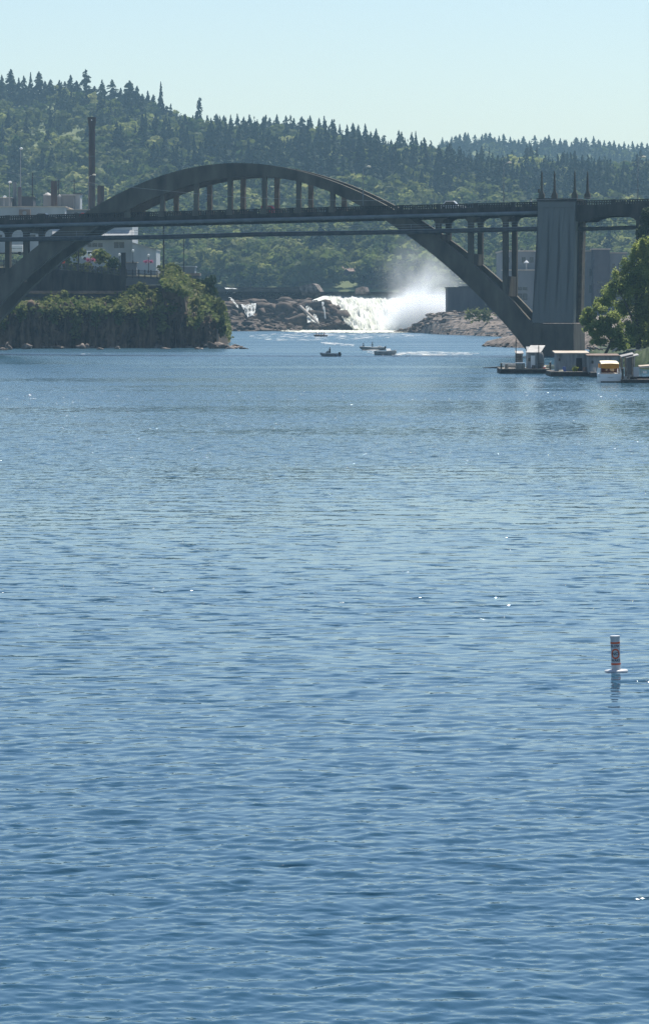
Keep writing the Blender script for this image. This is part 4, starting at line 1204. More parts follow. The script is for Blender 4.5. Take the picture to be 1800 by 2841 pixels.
fall("weir_spill", [(720, 812, 1192), (818, 814, 1188)], [(720, 819, 1183), (818, 819, 1181)], 'low white ripple below the weir', M['cascade'], 40, 6, .5, 9, .3)
def foam_apron():
    xs = np.linspace(780, 1175, 120); out = []
    top = lambda x: np.interp(x, [780, 830, 960, 1175], [915, 904, 893, 896])
    bot = lambda x: np.interp(x, [780, 850, 1000, 1110, 1175], [919, 922.5, 924, 923, 920])
    rng = np.random.default_rng(4); nv = 26
    for j in range(nv + 1):
        y = top(xs) + (bot(xs) - top(xs)) * j / nv
        D = H * F / (y - HZ)
        z = .10 + np.abs(rng.normal(size=len(xs))) * .22 * (1 - .6 * j / nv)
        out.append(np.stack([(xs - CX) / F * D, D, z], -1))
    V = np.concatenate(out); n = len(xs)
    i = np.arange(nv)[:, None] * n + np.arange(n - 1)[None, :]
    Q = np.stack([i, i + n, i + n + 1, i + 1], -1).reshape(-1, 4)
    tag(link("foam", mesh_np("foam", V, Q, [M['foam']], smooth=True)), 'cream foam churning below the falls', None, None, 'stuff')
foam_apron()

# mist rising from the falls
def mist(name, c, r, dens, seed, label):
    V = ICO_V * np.array(r) + np.array(c)
    m = bpy.data.materials.new("mist_" + str(seed)); m.use_nodes = True
    nt = m.node_tree; N, L = nt.nodes, nt.links
    for nd in list(N): N.remove(nd)
    out = N.new("ShaderNodeOutputMaterial")
    vol = N.new("ShaderNodeVolumePrincipled")
    vol.inputs["Color"].default_value = (.96, .98, 1, 1); vol.inputs["Anisotropy"].default_value = .25
    tc = N.new("ShaderNodeTexCoord")
    mp = N.new("ShaderNodeMapping"); mp.inputs["Scale"].default_value = (1 / r[0], 1 / r[1], 1 / r[2])
    L.new(tc.outputs["Object"], mp.inputs[0])
    ln = N.new("ShaderNodeVectorMath"); ln.operation = 'LENGTH'; L.new(mp.outputs[0], ln.inputs[0])
    fo = N.new("ShaderNodeMapRange"); fo.interpolation_type = 'SMOOTHSTEP'
    fo.inputs[1].default_value, fo.inputs[2].default_value, fo.inputs[3].default_value, fo.inputs[4].default_value = .0, .98, 1, 0
    L.new(ln.outputs["Value"], fo.inputs[0])
    nz = N.new("ShaderNodeTexNoise"); nz.inputs["Scale"].default_value = .12; nz.inputs["Detail"].default_value = 4
    mp2 = N.new("ShaderNodeMapping"); mp2.inputs["Scale"].default_value = (1, .6, .6); mp2.inputs["Location"].default_value = (seed * 7, 0, 0)
    L.new(tc.outputs["Object"], mp2.inputs[0]); L.new(mp2.outputs[0], nz.inputs["Vector"])
    nr = N.new("ShaderNodeMapRange"); nr.inputs[1].default_value, nr.inputs[2].default_value, nr.inputs[3].default_value, nr.inputs[4].default_value = .36, .66, 0, 1
    L.new(nz.outputs["Fac"], nr.inputs[0])
    mu = N.new("ShaderNodeMath"); mu.operation = 'MULTIPLY'; L.new(fo.outputs[0], mu.inputs[0]); L.new(nr.outputs[0], mu.inputs[1])
    mu2 = N.new("ShaderNodeMath"); mu2.operation = 'MULTIPLY'; mu2.inputs[1].default_value = dens; L.new(mu.outputs[0], mu2.inputs[0])
    L.new(mu2.outputs[0], vol.inputs["Density"])
    L.new(vol.outputs[0], out.inputs["Volume"])
    o = link(name, mesh_np(name, V - np.array(c), ICO_F, [m]), None, c)
    tag(o, label, None, None, 'stuff')
mist("mist", (Xat(1170, 1120), 1120, 3.5), (19, 24, 14), .75, 1, 'dense white spray at the foot of the falls')
mist("mist", (Xat(1188, 1134), 1134, 12), (18, 22, 18), .055, 2, 'thin mist drifting up above the falls')
mist("mist", (Xat(1160, 1148), 1148, 19), (20, 20, 20), .018, 3, 'faint veil of mist high over the falls')

# ------------------------------------------------------------------ headland on the left
def cliff_edge(x):          # distance of the cliff foot
    return float(np.interp(x, [-400, 0, 300, 560, 600, 612, 625, 640], [672, 690, 694, 700, 703, 712, 735, 800]))
TOPY = [(-400, 850), (20, 850), (120, 846), (200, 848), (330, 846), (420, 838), (480, 846), (520, 868), (560, 872), (600, 884), (620, 905), (635, 950), (640, 964)]
def headland():
    rng = np.random.default_rng(31)
    xs = np.concatenate([np.arange(-400, 420, 5.0), np.arange(420, 641, 2.5)])
    rows = []
    for i, x in enumerate(xs):
        D0 = cliff_edge(x); ty = float(np.interp(x, *zip(*TOPY)))
        zt = max(Zat(ty, D0), .2)
        col = .9 * math.sin(x * .16) + .6 * math.sin(x * .37 + 1) + rng.normal() * .35
        row = []
        for f, dp in ((-.2, -.8), (.03, -.5), (.12, 0), (.3, .3), (.5, .5), (.68, .8), (.85, 1.1), (.96, 1.6)):
            D = D0 + dp + col * (.9 if f < .9 else .4) + rng.normal() * .25
            row.append((Xat(x, D), D, zt * f + rng.normal() * .12))
        if x < 462:      # terrace, retaining wall top, street level
            zs = Zat(float(np.interp(x, [-400, 46, 340, 460], [745, 745, 762, 768])), 715)
            prof = [(4, zt + .3), (10, Zat(828, 705)), (14.5, Zat(812, 705)), (16, Zat(812, 705)), (16.5, zs - .05), (30, zs), (60, zs), (200, zs + 3), (420, 12)]
        else:
            zs = float(np.interp(x, [462, 520, 570, 610, 630, 640], [Zat(738, 722), Zat(764, 722), Zat(794, 722), Zat(836, 722), .6, .1]))
            k_ = min(1, max(0, (x - 455) / 25))
            g = lambda f: zt + (zs - zt) * f
            prof = [(4, g(.15)), (8, g(.38)), (12, g(.6)), (16, g(.8)), (19, g(.95)), (24, zs), (50, zs * .97), (90, zs * .6), (200, max(0, zs * .3))]
        for dp, z in prof:
            D = D0 + dp
            row.append((Xat(x, D), D, z + (rng.normal() * .15 if dp < 15 or x > 462 else 0)))
        rows.append(row)
    nc = len(rows[0]); V = np.array(rows).reshape(-1, 3)
    i = np.arange(len(rows) - 1)[:, None] * nc + np.arange(nc - 1)[None, :]
    Q = np.stack([i, i + nc, i + nc + 1, i + 1], -1).reshape(-1, 4)
    mi = np.tile([0] * 7 + [1] * (nc - 8), len(rows) - 1)
    tag(link("headland_terrain", mesh_np("headland_terrain", V, Q, [M['cliff'], M['soil']], mi)), 'dark basalt headland with a green top', None, None, 'structure')
headland()

_r = np.random.default_rng(55); rk = []
for _ in range(330):
    x = _r.uniform(-80, 606); f = _r.random(); D0 = cliff_edge(x)
    zt = Zat(float(np.interp(x, *zip(*TOPY))), D0)
    sz = _r.uniform(.45, 1.25)
    rk.append(((Xat(x, D0), D0 + .2 + f * .9 - (.35 if _r.random() < .2 else 0), zt * f), (sz * _r.uniform(.6, 1.1), sz * .8, sz * _r.uniform(.8, 1.9))))
rockpile("cliff_face", rk, M['cliff'], 56, 'rugged dark rock face of the headland', None, 'structure')
rk = []
for _ in range(120):
    x = _r.uniform(-60, 690); D0 = min(cliff_edge(min(x, 606)), 703) - _r.uniform(0, 1.6); sz = _r.uniform(.2, .7)
    if math.sin(x * .06) + math.sin(x * .023 + 1) < -.3: continue
    rk.append(((Xat(x, D0), D0, _r.uniform(-.1, .5)), (sz * 1.5, sz, sz * .7)))
rockpile("waterline_stones", rk, M['rock_light'], 57, 'broken stones along the waterline of the headland', None, 'stuff')

def leaves_on(name, pts, m, label, size=(.25, .55), seed=0, kind='stuff', per=1, cat=None, spread=.5, loc=None):
    rng = np.random.default_rng(seed)
    P = np.repeat(np.array(pts), per, 0); n = len(P)
    P = P + rng.normal(size=(n, 3)) * spread
    nrm = rng.normal(size=(n, 3)) * .7 + np.array([0, -.45, .75]); nrm /= np.linalg.norm(nrm, axis=1)[:, None]
    u = np.cross(nrm, rng.normal(size=(n, 3))); u /= np.linalg.norm(u, axis=1)[:, None]; v = np.cross(nrm, u)
    s = rng.uniform(*size, n)[:, None]
    V = np.stack([P - u * s, P + v * s * .7, P + u * s, P - v * s * .7], 1).reshape(-1, 3)
    l0 = np.array(loc if loc is not None else (0, 0, 0))
    o = link(name, mesh_np(name, V - l0, np.arange(4 * n).reshape(n, 4), [m]), None, l0)
    return tag(o, label, cat, None, kind)
def bramble_pts():
    rng = np.random.default_rng(41); out = []
    while len(out) < 3600:                           # band hanging over the cliff top
        x = rng.uniform(-60, 500)
        hang = 17 * (.5 + .5 * math.sin(x * .05 + 1.2 * math.sin(x * .021))) + 4
        top = float(np.interp(x, [-60, 60, 110, 150, 190, 300, 340, 380, 430, 470, 500], [835, 838, 842, 818, 826, 834, 812, 800, 800, 815, 830]))
        bot = float(np.interp(x, [-60, 500], [852, 862])) + hang * rng.random() ** 1.5
        y = top + (bot - top) * rng.random()
        if x < 110 and rng.random() < .5: continue
        f = (y - top) / (bot - top)
        D = cliff_edge(x) + 8 * (1 - f) ** 1.2 - .8 + rng.normal() * .3
        if 486 < x < 520 and y > 815: continue
        out.append(W(x, y, D)[:])
    for x0, y0, dy in ((8, 838, 70), (212, 870, 60), (330, 850, 45), (60, 850, 35), (150, 850, 40), (450, 860, 60), (395, 860, 40), (266, 850, 50)):   # hanging tongues
        for _ in range(160):
            q = rng.random(); out.append(W(x0 + rng.normal() * 7 * (1 - .5 * q), y0 + dy * q, cliff_edge(x0) - .9 + rng.normal() * .2)[:])
    n = 0
    while n < 7800:                                  # the green slope down to the tip
        x = rng.uniform(452, 636)
        top = float(np.interp(x, [452, 470, 520, 570, 600, 620, 636], [738, 742, 772, 800, 835, 862, 905]))
        bot = float(np.interp(x, [452, 480, 520, 524, 545, 560, 580, 612, 630], [792, 800, 815, 900, 905, 880, 860, 895, 935]))
        if 486 < x < 522 and 812 < (top + bot) / 2: bot = 815
        y = top + (bot - top) * rng.random()
        if x > 560 and x < 600 and y > 850 and rng.random() < .8: continue
        f = (y - top) / max(bot - top, 1)
        D = cliff_edge(x) + 21 * (1 - f) ** .9 - 2.8
        out.append(W(x, y, D)[:]); n += 1
    return out
leaves_on("brambles", bramble_pts(), M['bramble'], 'tangled brambles and ivy draped over the headland', (.22, .6), 1, spread=.35)

# shrubs standing on the slope and promenade
SHRUB = [broad_np(900, rg, nb=16, size=.13, low=-.5) for _ in range(4)]
SHM = [mesh_np("shrub", V, Q, [m]) for (V, Q), m in zip(SHRUB, (M['bramble'], M['broad'], M['leaf_dark'], M['bramble']))]
def shrub(x, ybase, D, wpx, hpx, k_, label):
    o = bpy.data.objects.new("shrub", SHM[k_ % 4]); COL.objects.link(o)
    o.location = W(x, ybase, D); sc = wpx / F * D / 2
    o.scale = (sc, sc, hpx / F * D); o.rotation_euler = (0, 0, x)
    tag(o, label, 'shrub')
for i, a in enumerate([(585, 838, 716, 46, 72, 2, 'dark tall shrub on the headland slope nearest the weir'), (600, 885, 708, 50, 70, 1, 'bright bushy shrub at the right end of the headland above the tip rocks'), (556, 812, 720, 44, 40, 2, 'dark shrub in the middle of the green slope'),
                       (480, 762, 726, 46, 34, 0, 'pale grassy shrub at the top of the slope right of the utility pole'), (520, 800, 722, 50, 40, 3, 'dry green shrub half way up the slope behind the stone corner'), (450, 752, 726, 36, 22, 1, 'bright shrub at the foot of the utility pole'),
                       (545, 880, 704, 34, 60, 0, 'upright shrub growing on the cliff right of the stone corner'), (614, 925, 704, 28, 46, 2, 'small dark shrub hanging at the cliff tip above the rocks'),
                       (165, 754, 724, 92, 62, 1, 'green hedge shrub behind the fence, beside the orange sign'), (218, 756, 726, 96, 70, 3, 'tall hedge shrub behind the fence, left of the pink flower basket'), (280, 758, 724, 100, 68, 0, 'rounded hedge shrub behind the fence, right of the pink flower basket'),
                       (322, 762, 722, 60, 48, 2, 'dark hedge shrub behind the fence by the first globe lamp'), (112, 752, 726, 80, 52, 1, 'green hedge shrub partly behind the bridge arch rib'), (388, 826, 704, 70, 44, 0, 'grey-green shrub on the terrace below the concrete wall'),
                       (175, 838, 700, 60, 34, 3, 'pale shrub on the cliff top below the long wall, at its left'), (300, 846, 699, 60, 26, 0, 'pale shrub on the cliff top below the right part of the long wall')]):
    shrub(*a)

# rocks at the foot of the cliff
for i, (x, y, w, h, m, lab) in enumerate([(20, 955, 22, 34, 'rock_light', 'pale upright rock at the cliff foot near the left edge'), (72, 957, 34, 22, 'rock_light', 'low tan rock at the cliff foot, second from the left'),
        (8, 964, 26, 10, 'rock_light', 'flat pale rock at the waterline at the left edge'), (158, 958, 36, 16, 'rock_light', 'low pale rock at the cliff foot below the hanging ivy'), (228, 955, 42, 26, 'rock_light', 'largest ribbed pale boulder at the cliff foot'),
        (276, 962, 20, 9, 'rock_light', 'small pale rock right of the ribbed boulder'), (324, 959, 16, 14, 'rock_light', 'lone pale rock under the middle of the cliff'), (430, 957, 10, 14, 'rock_light', 'thin pale rock left of the low pair under the cliff'),
        (455, 961, 38, 8, 'rock_light', 'low flat rock under the stone corner of the cliff'), (550, 961, 26, 10, 'rock_light', 'small pale rock left of the headland tip'), (590, 955, 34, 24, 'rock', 'brown boulder at the base of the headland tip'),
        (616, 953, 46, 30, 'rock_light', 'tan sloping slab at the headland tip'), (640, 958, 50, 16, 'rock_light', 'low tan slab running out from the headland tip'), (674, 961, 24, 8, 'rock', 'last small dark rock off the headland tip')]):
    D = DW(y + h * .3 + 4) - 1.5; D = min(D, cliff_edge(min(x, 600)) + (10 if x > 600 else .2))
    c = W(x, y, D); c.z = h / F * D * .2
    rockpile("boulder", [((c.x, c.y, c.z), (w / F * D * .55, 1.3, h / F * D * .62)), ((c.x + w / F * D * .3, c.y + .4, c.z - .1), (w / F * D * .35, 1.0, h / F * D * .4))], M[m], 100 + i, lab, 'rock', None, (c.x, c.y, 0))

# promenade walls, fence, lamps
def wall_px(name, pts_top, pts_bot, D, th, m, label, cat, parent=None):
    mb = MB()
    for (a, b_), (c, d) in zip(zip(pts_top[:-1], pts_top[1:]), zip(pts_bot[:-1], pts_bot[1:])):
        A = [W(*c, D), W(*d, D), W(*b_, D), W(*a, D)]
        mb.hull2(A, [p + Vector((0, th, 0)) for p in A])
    if parent: return mb.build(name, m, parent)
    c0 = W(*pts_bot[0], D)
    o = mb.build(name, m, loc=c0); return tag(o, label, cat)
rw = empty("retaining_wall", W(190, 810, 703), 'long dark concrete retaining wall along the top of the headland', 'wall')
wall_px("wall", [(-40, 742), (100, 742), (220, 752), (345, 764)], [(-40, 810), (100, 810), (220, 810), (345, 810)], 703.2, .8, M['concrete_dark'], None, None, rw)
wall_px("pilaster", [(336, 700), (349, 700)], [(336, 806), (349, 806)], 702.7, .5, M['concrete_dark'], None, None, rw)
mb = MB()
for x in range(-30, 336, 34):
    a = W(x, 806, 703); mb.box((a.x, 702.98, (Zat(806, 703) + Zat(758, 703)) / 2), (.4, .4, (806 - 758) / F * 703))
mb.build("buttress", M['concrete_dark'], rw)
wall_px("lower_wall", [(-40, 813.5), (345, 813.5)], [(-40, 842), (345, 842)], 702.6, .8, M['mill_dark'], None, None, rw)
wall_px("ledge", [(-40, 806), (345, 806)], [(-40, 813), (345, 813)], 702.0, 1.4, M['roof_brown'], None, None, rw)
lw = empty("low_wall", W(400, 788, 704), 'short stepped concrete wall right of the long retaining wall', 'wall')
wall_px("wall", [(349, 764), (454, 770)], [(349, 792), (454, 792)], 705.5, .8, M['grey_wall'], None, None, lw)
wall_px("coping", [(380, 786), (468, 788)], [(380, 790.5), (468, 792)], 704.6, 1.2, M['tin'], None, None, lw)
wall_px("lower_wall", [(349, 792.5), (468, 793)], [(349, 818), (468, 818)], 704.9, .8, M['mill_dark'], None, None, lw)
sc_ = empty("stone_corner", W(505, 884, 701), 'dark stone corner buttress with one rust brown edge on the headland', 'wall')
mb = MB(); A = [W(470, 884, 700.5), W(516, 884, 700.5), W(506, 812, 701.5), W(446, 800, 701.5)]
mb.hull2(A, [p + Vector((1.2, 6, 0)) for p in A]); mb.build("wall", M['cliff'], sc_)
mb = MB(); A = [W(512, 884, 700.2), W(520, 884, 700.2), W(508, 806, 701.2), W(496, 806, 701.2)]
mb.hull2(A, [p + Vector((.3, 2, 0)) for p in A]); mb.build("corner_edge", M['concrete_warm'], sc_)
fe = empty("fence", W(240, 752, 703.6), 'dark post-and-rail fence along the top of the retaining wall', 'fence')
def fy(x): return float(np.interp(x, [-40, 100, 145, 345, 455], [722, 723, 728, 748, 753]))
mb = MB()
for dz in (0, 9, 17): mb.tube([W(x, fy(x) + dz, 703.6) for x in range(-40, 460, 25)], .06, 5)
mb.build("rail", M['steel_dark'], fe)
mb = MB()
for x in np.arange(-40, 455, 3.4): mb.tube([W(x, fy(x) - 1, 703.7), W(x, fy(x) + 21, 703.7)], .05, 4)
mb.build("picket", M['steel_dark'], fe)
for x in np.arange(-40, 455, 17):
    mb = MB(); mb.box(W(x, fy(x) + 9.5, 703.65), (.26, .2, 25 / F * 703)); mb.build("post", M['steel_dark'], fe)
# street level furniture on the promenade
def globe_lamp(x, ytop, ybase, label, basket):
    D = 712; e = empty("globe_lamp", W(x, ybase, D), label, 'street lamp', 'globe street lamps on the promenade')
    p0, p1 = W(x, ybase, D), W(x, ytop + 9, D)
    mb = MB(); mb.tube([p0, p0 + Vector((0, 0, .6)), p0 + Vector((0, 0, .65)), p1], [.14, .12, .07, .06], 8); mb.build("post", M['black'], e)
    mb = MB(); mb.tube_z(p1, [(.10, 0), (.24, .12), (.30, .32), (.24, .52), (.08, .64)], 12); mb.build("globe", M['lamp_glass'], e, smooth=True)
    if basket:
        by = (ybase - ytop) * .55
        for d in (-1, 1):
            c = W(x + d * 7, ytop + by * .75, D)
            hb = empty("flower_basket", c, 'pink flower basket hanging %s of the globe lamp by %s' % ('left' if d < 0 else 'right', basket), 'flower basket', 'pink flower baskets')
            rng = np.random.default_rng(int(x) + d)
            mb = MB(); mb.tube_z(c, [(.12, -.3), (.3, 0), (.32, .05)], 10); mb.build("basket", M['black'], hb)
            P = rng.normal(size=(120, 3)) * np.array([.28, .28, .2]) + np.array(c[:])
            fo = leaves_on("flowers", [tuple(p) for p in P], M['pink'], None, (.06, .13), int(x), None, 1, None, .05, loc=c)
            fo.parent = hb; fo.location = (0, 0, 0)
            if 'kind' in fo: del fo['kind']
globe_lamp(331, 701, 750, 'globe street lamp in front of the hedge by the grey post', None)
globe_lamp(369, 690, 730, 'taller globe street lamp in front of the white house wall', None)
globe_lamp(412, 703, 756, 'globe street lamp with pink flower baskets before the gabled wing', 'the gabled wing')
globe_lamp(251, 702, 745, 'globe street lamp with pink flower baskets among the hedge shrubs', 'the hedge')
def upole(x, y0, y1, D, r, label, m='bark', arm=False):
    e = empty("utility_pole", W(x, y1, D), label, 'pole')
    mb = MB(); mb.tube([W(x, y1 + 2, D), W(x, y0, D)], [r * 1.2, r], 7); mb.build("pole", M[m], e)
    if arm:
        mb = MB(); c = W(x, y0 + 6, D); mb.box(c, (2.0, .12, .14)); mb.build("crossarm", M[m], e)
upole(454, 600, 758, 712, .17, 'dark utility pole standing at the right end of the promenade fence', 'plank_dark')
upole(343, 700, 762, 708, .20, 'short grey post behind the end of the long retaining wall', 'steel_grey')
upole(218, 665, 750, 722, .15, 'thin pole behind the hedge in front of the white mill house', 'plank_dark')
upole(510, 640, 770, 900, .13, 'thin distant pole beside the low sheds behind the headland', 'plank_dark')
sg = empty("road_sign", W(172, 748, 708), 'plain orange-red square sign behind the fence', 'sign')
mb = MB(); c = W(172, 724, 708); mb.box(c, (17 / F * 708, .06, 12 / F * 708)); mb.build("panel", M['sign_red'], sg)
mb = MB(); mb.tube([W(172, 750, 708.1), W(172, 722, 708.1)], .05, 6); mb.build("post", M['steel_grey'], sg)

# ------------------------------------------------------------------ mill buildings on the left
def building(name, x0, x1, y0, y1, D, depth, wall, roofm, label, cat, windows=(), roof='flat', parapet=5, dx=0.0):
    """front wall between photo columns x0..x1 and rows y0 (top) .. y1 (bottom), standing at distance D"""
    e = empty(name, W((x0 + x1) / 2, y1, D), label, cat)
    a, b_ = Xat(x0, D), Xat(x1, D); z0, z1 = Zat(y1, D), Zat(y0, D)
    mb = MB(); mb.hull2([(a, D, z0), (b_, D, z0), (b_, D, z1), (a, D, z1)], [(a + dx, D + depth, z0), (b_ + dx, D + depth, z0), (b_ + dx, D + depth, z1), (a + dx, D + depth, z1)])
    mb.build("wall", wall, e)
    if roof == 'flat':
        ph = parapet / F * D; mb = MB(); mb.box(((a + b_ + dx) / 2, D + depth / 2, z1 + ph / 2 + .003), (b_ - a + .5, depth + .5, ph)); mb.build("roof", roofm, e)
    elif roof == 'gable':
        ph = parapet / F * D; mb = MB(); mid = D + depth / 2
        mb.hull2([(a - .4, D - .5, z1), (a - .4, mid, z1 + ph), (a - .4, D + depth + .5, z1)], [(b_ + .4, D - .5, z1), (b_ + .4, mid, z1 + ph), (b_ + .4, D + depth + .5, z1)]); mb.build("roof", roofm, e)
    for (wx0, wx1, wy0, wy1) in windows:
        p, q = Xat(wx0, D), Xat(wx1, D); r_, s_ = Zat(wy1, D), Zat(wy0, D)
        t = max(.08, (q - p) * .05)
        mb = MB()
        for bx in ((p, r_, q, r_ + t), (p, s_ - t, q, s_), (p, r_ + t, p + t, s_ - t), (q - t, r_ + t, q, s_ - t)):
            mb.hull2([(bx[0], D - .06, bx[1]), (bx[2], D - .06, bx[1]), (bx[2], D - .06, bx[3]), (bx[0], D - .06, bx[3])], [(bx[0], D - .001, bx[1]), (bx[2], D - .001, bx[1]), (bx[2], D - .001, bx[3]), (bx[0], D - .001, bx[3])])
        nmu = max(1, int((q - p) / 1.3))
        for k_ in range(1, nmu):
            xx = p + (q - p) * k_ / nmu; mb.box((xx, D - .03, (r_ + s_) / 2), (t * .7, .05, s_ - r_ - 2 * t - .01))
        w_ = mb.build("window", wall, e)
        mb = MB(); mb.hull2([(p + t * .5, D - .03, r_ + t * .5), (q - t * .5, D - .03, r_ + t * .5), (q - t * .5, D - .03, s_ - t * .5), (p + t * .5, D - .03, s_ - t * .5)], [(p + t * .5, D - .002, r_ + t * .5), (q - t * .5, D - .002, r_ + t * .5), (q - t * .5, D - .002, s_ - t * .5), (p + t * .5, D - .002, s_ - t * .5)])
        mb.build("pane", M['glass_dark'], w_)
    return e
building("mill_warehouse", -120, 180, 574, 700, 860, 30, M['white_wall'], M['tan_parapet'], 'long low white mill warehouse with tan roof edge behind the bridge at the left edge', 'building', [(-30, 8, 648, 664), (74, 100, 648, 664)], parapet=3)
building("mill_annex", 181, 246, 582, 700, 866, 24, M['grey_wall'], M['tan_parapet'], 'grey mill annex between the white warehouse and the chimney', 'building', [(205, 216, 587, 594)], parapet=2.5)
mh = building("mill_house", 150, 367, 600, 770, 810, 25, M['white_wall'], M['roof_grey'], 'white two-storey mill house with dark windows below the bridge road at left', 'building', [(240, 287, 671, 687), (315, 346, 669, 689), (170, 200, 672, 688)], parapet=3)
# sloping-roofed wing on its right
mb = MB(); D = 806
A = [W(363, 772, D), W(433, 772, D), W(433, 693, D), W(367, 674, D)]
mb.hull2(A, [p + Vector((0, 20, 0)) for p in A]); mb.build("gabled_wing", M['white_wall'], mh)
mb = MB(); A = [W(434.5, 693, D - .4), W(434.5, 690.6, D - .4), W(366, 671, D - .4), W(366, 673.5, D - .4)]
mb.hull2(A, [p + Vector((0, 21, 0)) for p in A]); mb.build("wing_roof", M['tin'], mh)
mb = MB(); A = [W(145, 632, 808.5), W(372, 640, 808.5), W(372, 656, 806), W(145, 656, 806)]
mb.hull2(A, [p + Vector((0, .8, .25)) for p in A]); mb.build("canopy_roof", M['roof_grey'], mh)
building("garden_shed", 343, 378, 728, 772, 716, 4, M['grey_wall'], M['tan_parapet'], 'small grey concrete kiosk behind the fence at the foot of the globe lamp', 'shed', parapet=2)
building("low_shed", 498, 540, 740, 790, 905, 12, M['grey_wall'], M['roof_grey'], 'long grey flat-roofed shed behind the headland, the upper of two', 'shed', parapet=3)
building("brown_shed", 520, 552, 764, 800, 880, 8, M['mill_dark'], M['roof_brown'], 'small brown-roofed shed behind the headland with a pale door, the lower of two', 'shed', [(528, 537, 773, 790)], parapet=7)
tr = empty("box_trailer", W(40, 715, 745), 'white box trailer parked under the left end of the bridge', 'trailer')
mb = MB(); mb.box(W(40, 688.5, 745), (47 / F * 745, 2.2, 19 / F * 745)); mb.build("body", M['white'], tr, bevel=.06)
mb = MB(); c = W(40, 688.5, 745); mb.box((c.x, 743.87, c.z), (47 / F * 745, .05, .12)); mb.build("trim", M['steel_grey'], tr)
for dx in (-1.2, 1.2):
    mb = MB(); c = W(40, 702, 744.2); mb.tube([(c.x + dx, 744.0, c.z), (c.x + dx, 744.35, c.z)], .42, 12); mb.build("wheel", M['tyre'], tr)
vn = empty("white_van", W(252, 716, 740), 'white van parked in front of the white mill house, mostly hidden by the hedge', 'van')
mb = MB(); c = W(252, 706, 740); P_ = [(-2.05, -.85), (2.05, -.85), (2.05, -.1), (1.55, .15), (1.1, .85), (-2.05, .85)]
mb.hull2([(c.x + a, 739, c.z + z) for a, z in P_], [(c.x + a, 740.8, c.z + z) for a, z in P_]); mb.build("body", M['white'], vn, bevel=.06)
mb = MB(); P_ = [(-.6, .12), (1.2, .12), (.85, .65), (-.6, .65)]; mb.hull2([(c.x + a, 738.97, c.z + z) for a, z in P_], [(c.x + a, 739.0, c.z + z) for a, z in P_]); mb.build("window", M['glass_dark'], vn)
for dx in (-1.3, 1.3):
    mb = MB(); mb.tube([(c.x + dx, 738.95, c.z - .85), (c.x + dx, 739.2, c.z - .85)], .34, 12); mb.build("wheel", M['tyre'], vn)

# stacks, poles and tanks above the warehouse
def stack(x0, x1, y0, y1, D, label, m='stack', flare=0.0, name="chimney"):
    r_ = (x1 - x0) / 2 / F * D; xc = (x0 + x1) / 2
    e = empty(name, W(xc, y1, D), label, 'chimney')
    z0, z1 = Zat(y1, D), Zat(y0, D); c = (Xat(xc, D), D, 0)
    mb = MB(); prof = [(r_ * 1.02, z0), (r_, z1 - 3 * r_)]
    if flare: prof += [(r_ * 1.03, z1 - 3 * r_), (r_ * 1.15, z1 - 2 * r_), (r_ * 1.25, z1 - .5), (r_ * 1.32, z1 - .5), (r_ * 1.32, z1)]
    else: prof += [(r_, z1)]
    mb.tube_z(c, prof, 18); mb.build("shaft", M[m], e, smooth=False)
    if flare:
        for f in (.15, .4, .65):
            mb = MB(); zz = z0 + (z1 - z0) * f; mb.tube_z(c, [(r_ * 1.0, zz), (r_ * 1.05, zz + .02), (r_ * 1.05, zz + .3), (r_ * 1.0, zz + .32)], 18); mb.build("band", M['steel_dark'], e)
        mb = MB(); mb.tube_z((c[0], c[1] - r_ * 1.25, 0), [(.14, z1 - 1.0), (.2, z1 - .85), (.14, z1 - .65)], 8); mb.build("beacon_lamp", M['white'], e)
    return e
stack(246, 264, 324, 640, 880, 'tall dark brown chimney with a flared top at the left end of the bridge arch', flare=1)
stack(270, 289, 514, 640, 890, 'short grey-brown chimney right beside the tall one')
stack(141, 159, 501, 600, 885, 'short thick dark chimney above the white warehouse roof')
stack(49, 60, 518, 600, 885, 'short blue-grey vent stack near the left edge of the mill', 'mill_dark')
stack(36, 46, 505, 600, 900, 'pale blue-grey vent stack behind the blue-grey one at the left', 'grey_wall')
def tank(x0, x1, y0, y1, D, label):
    r_ = (x1 - x0) / 2 / F * D; e = empty("storage_tank", W((x0 + x1) / 2, y1, D), label, 'tank')
    z0, z1 = Zat(y1, D), Zat(y0, D); c = (Xat((x0 + x1) / 2, D), D, 0)
    mb = MB(); mb.tube_z(c, [(r_, z0), (r_, z1)], 20); mb.build("shell", M['grey_wall'], e)
    mb = MB(); mb.tube_z(c, [(r_ * 1.05, z1 + .004), (r_ * .6, z1 + .5), (.1, z1 + .8)], 20); mb.build("lid", M['tin'], e)
tank(120, 144, 541, 600, 890, 'grey storage tank with a domed lid left of the thick dark chimney')
tank(158, 172, 546, 600, 892, 'narrow grey storage tank right of the thick dark chimney')
building("roof_house", 172, 206, 541, 600, 892, 10, M['grey_wall'], M['roof_grey'], 'grey plant house with a sloped duct above the warehouse roof', 'building', parapet=3)
building("roof_house", 206, 222, 538, 600, 894, 8, M['white_wall'], M['steel_dark'], 'pale plant house with a dark flat roof, left of the tall chimney', 'building', parapet=3)
building("roof_house", 60, 92, 546, 600, 896, 8, M['mill_dark'], M['steel_dark'], 'dark plant house above the left part of the warehouse', 'building', parapet=2)
building("roof_house", -10, 30, 548, 600, 894, 8, M['grey_wall'], M['tin'], 'grey plant house above the warehouse at the left edge', 'building', parapet=2)
fb_ = empty("fan_unit", W(69, 600, 858), 'brown rooftop fan unit with a round fan in front of the warehouse wall', 'fan unit')
mb = MB(); c = W(69, 590, 858); mb.box(c, (31 / F * 858, 1.6, 20 / F * 858)); mb.build("housing", M['roof_brown'], fb_)
mb = MB(); mb.tube([(c.x, 857.15, c.z), (c.x, 857.22, c.z)], .55, 16); mb.build("fan", M['steel_grey'], fb_)
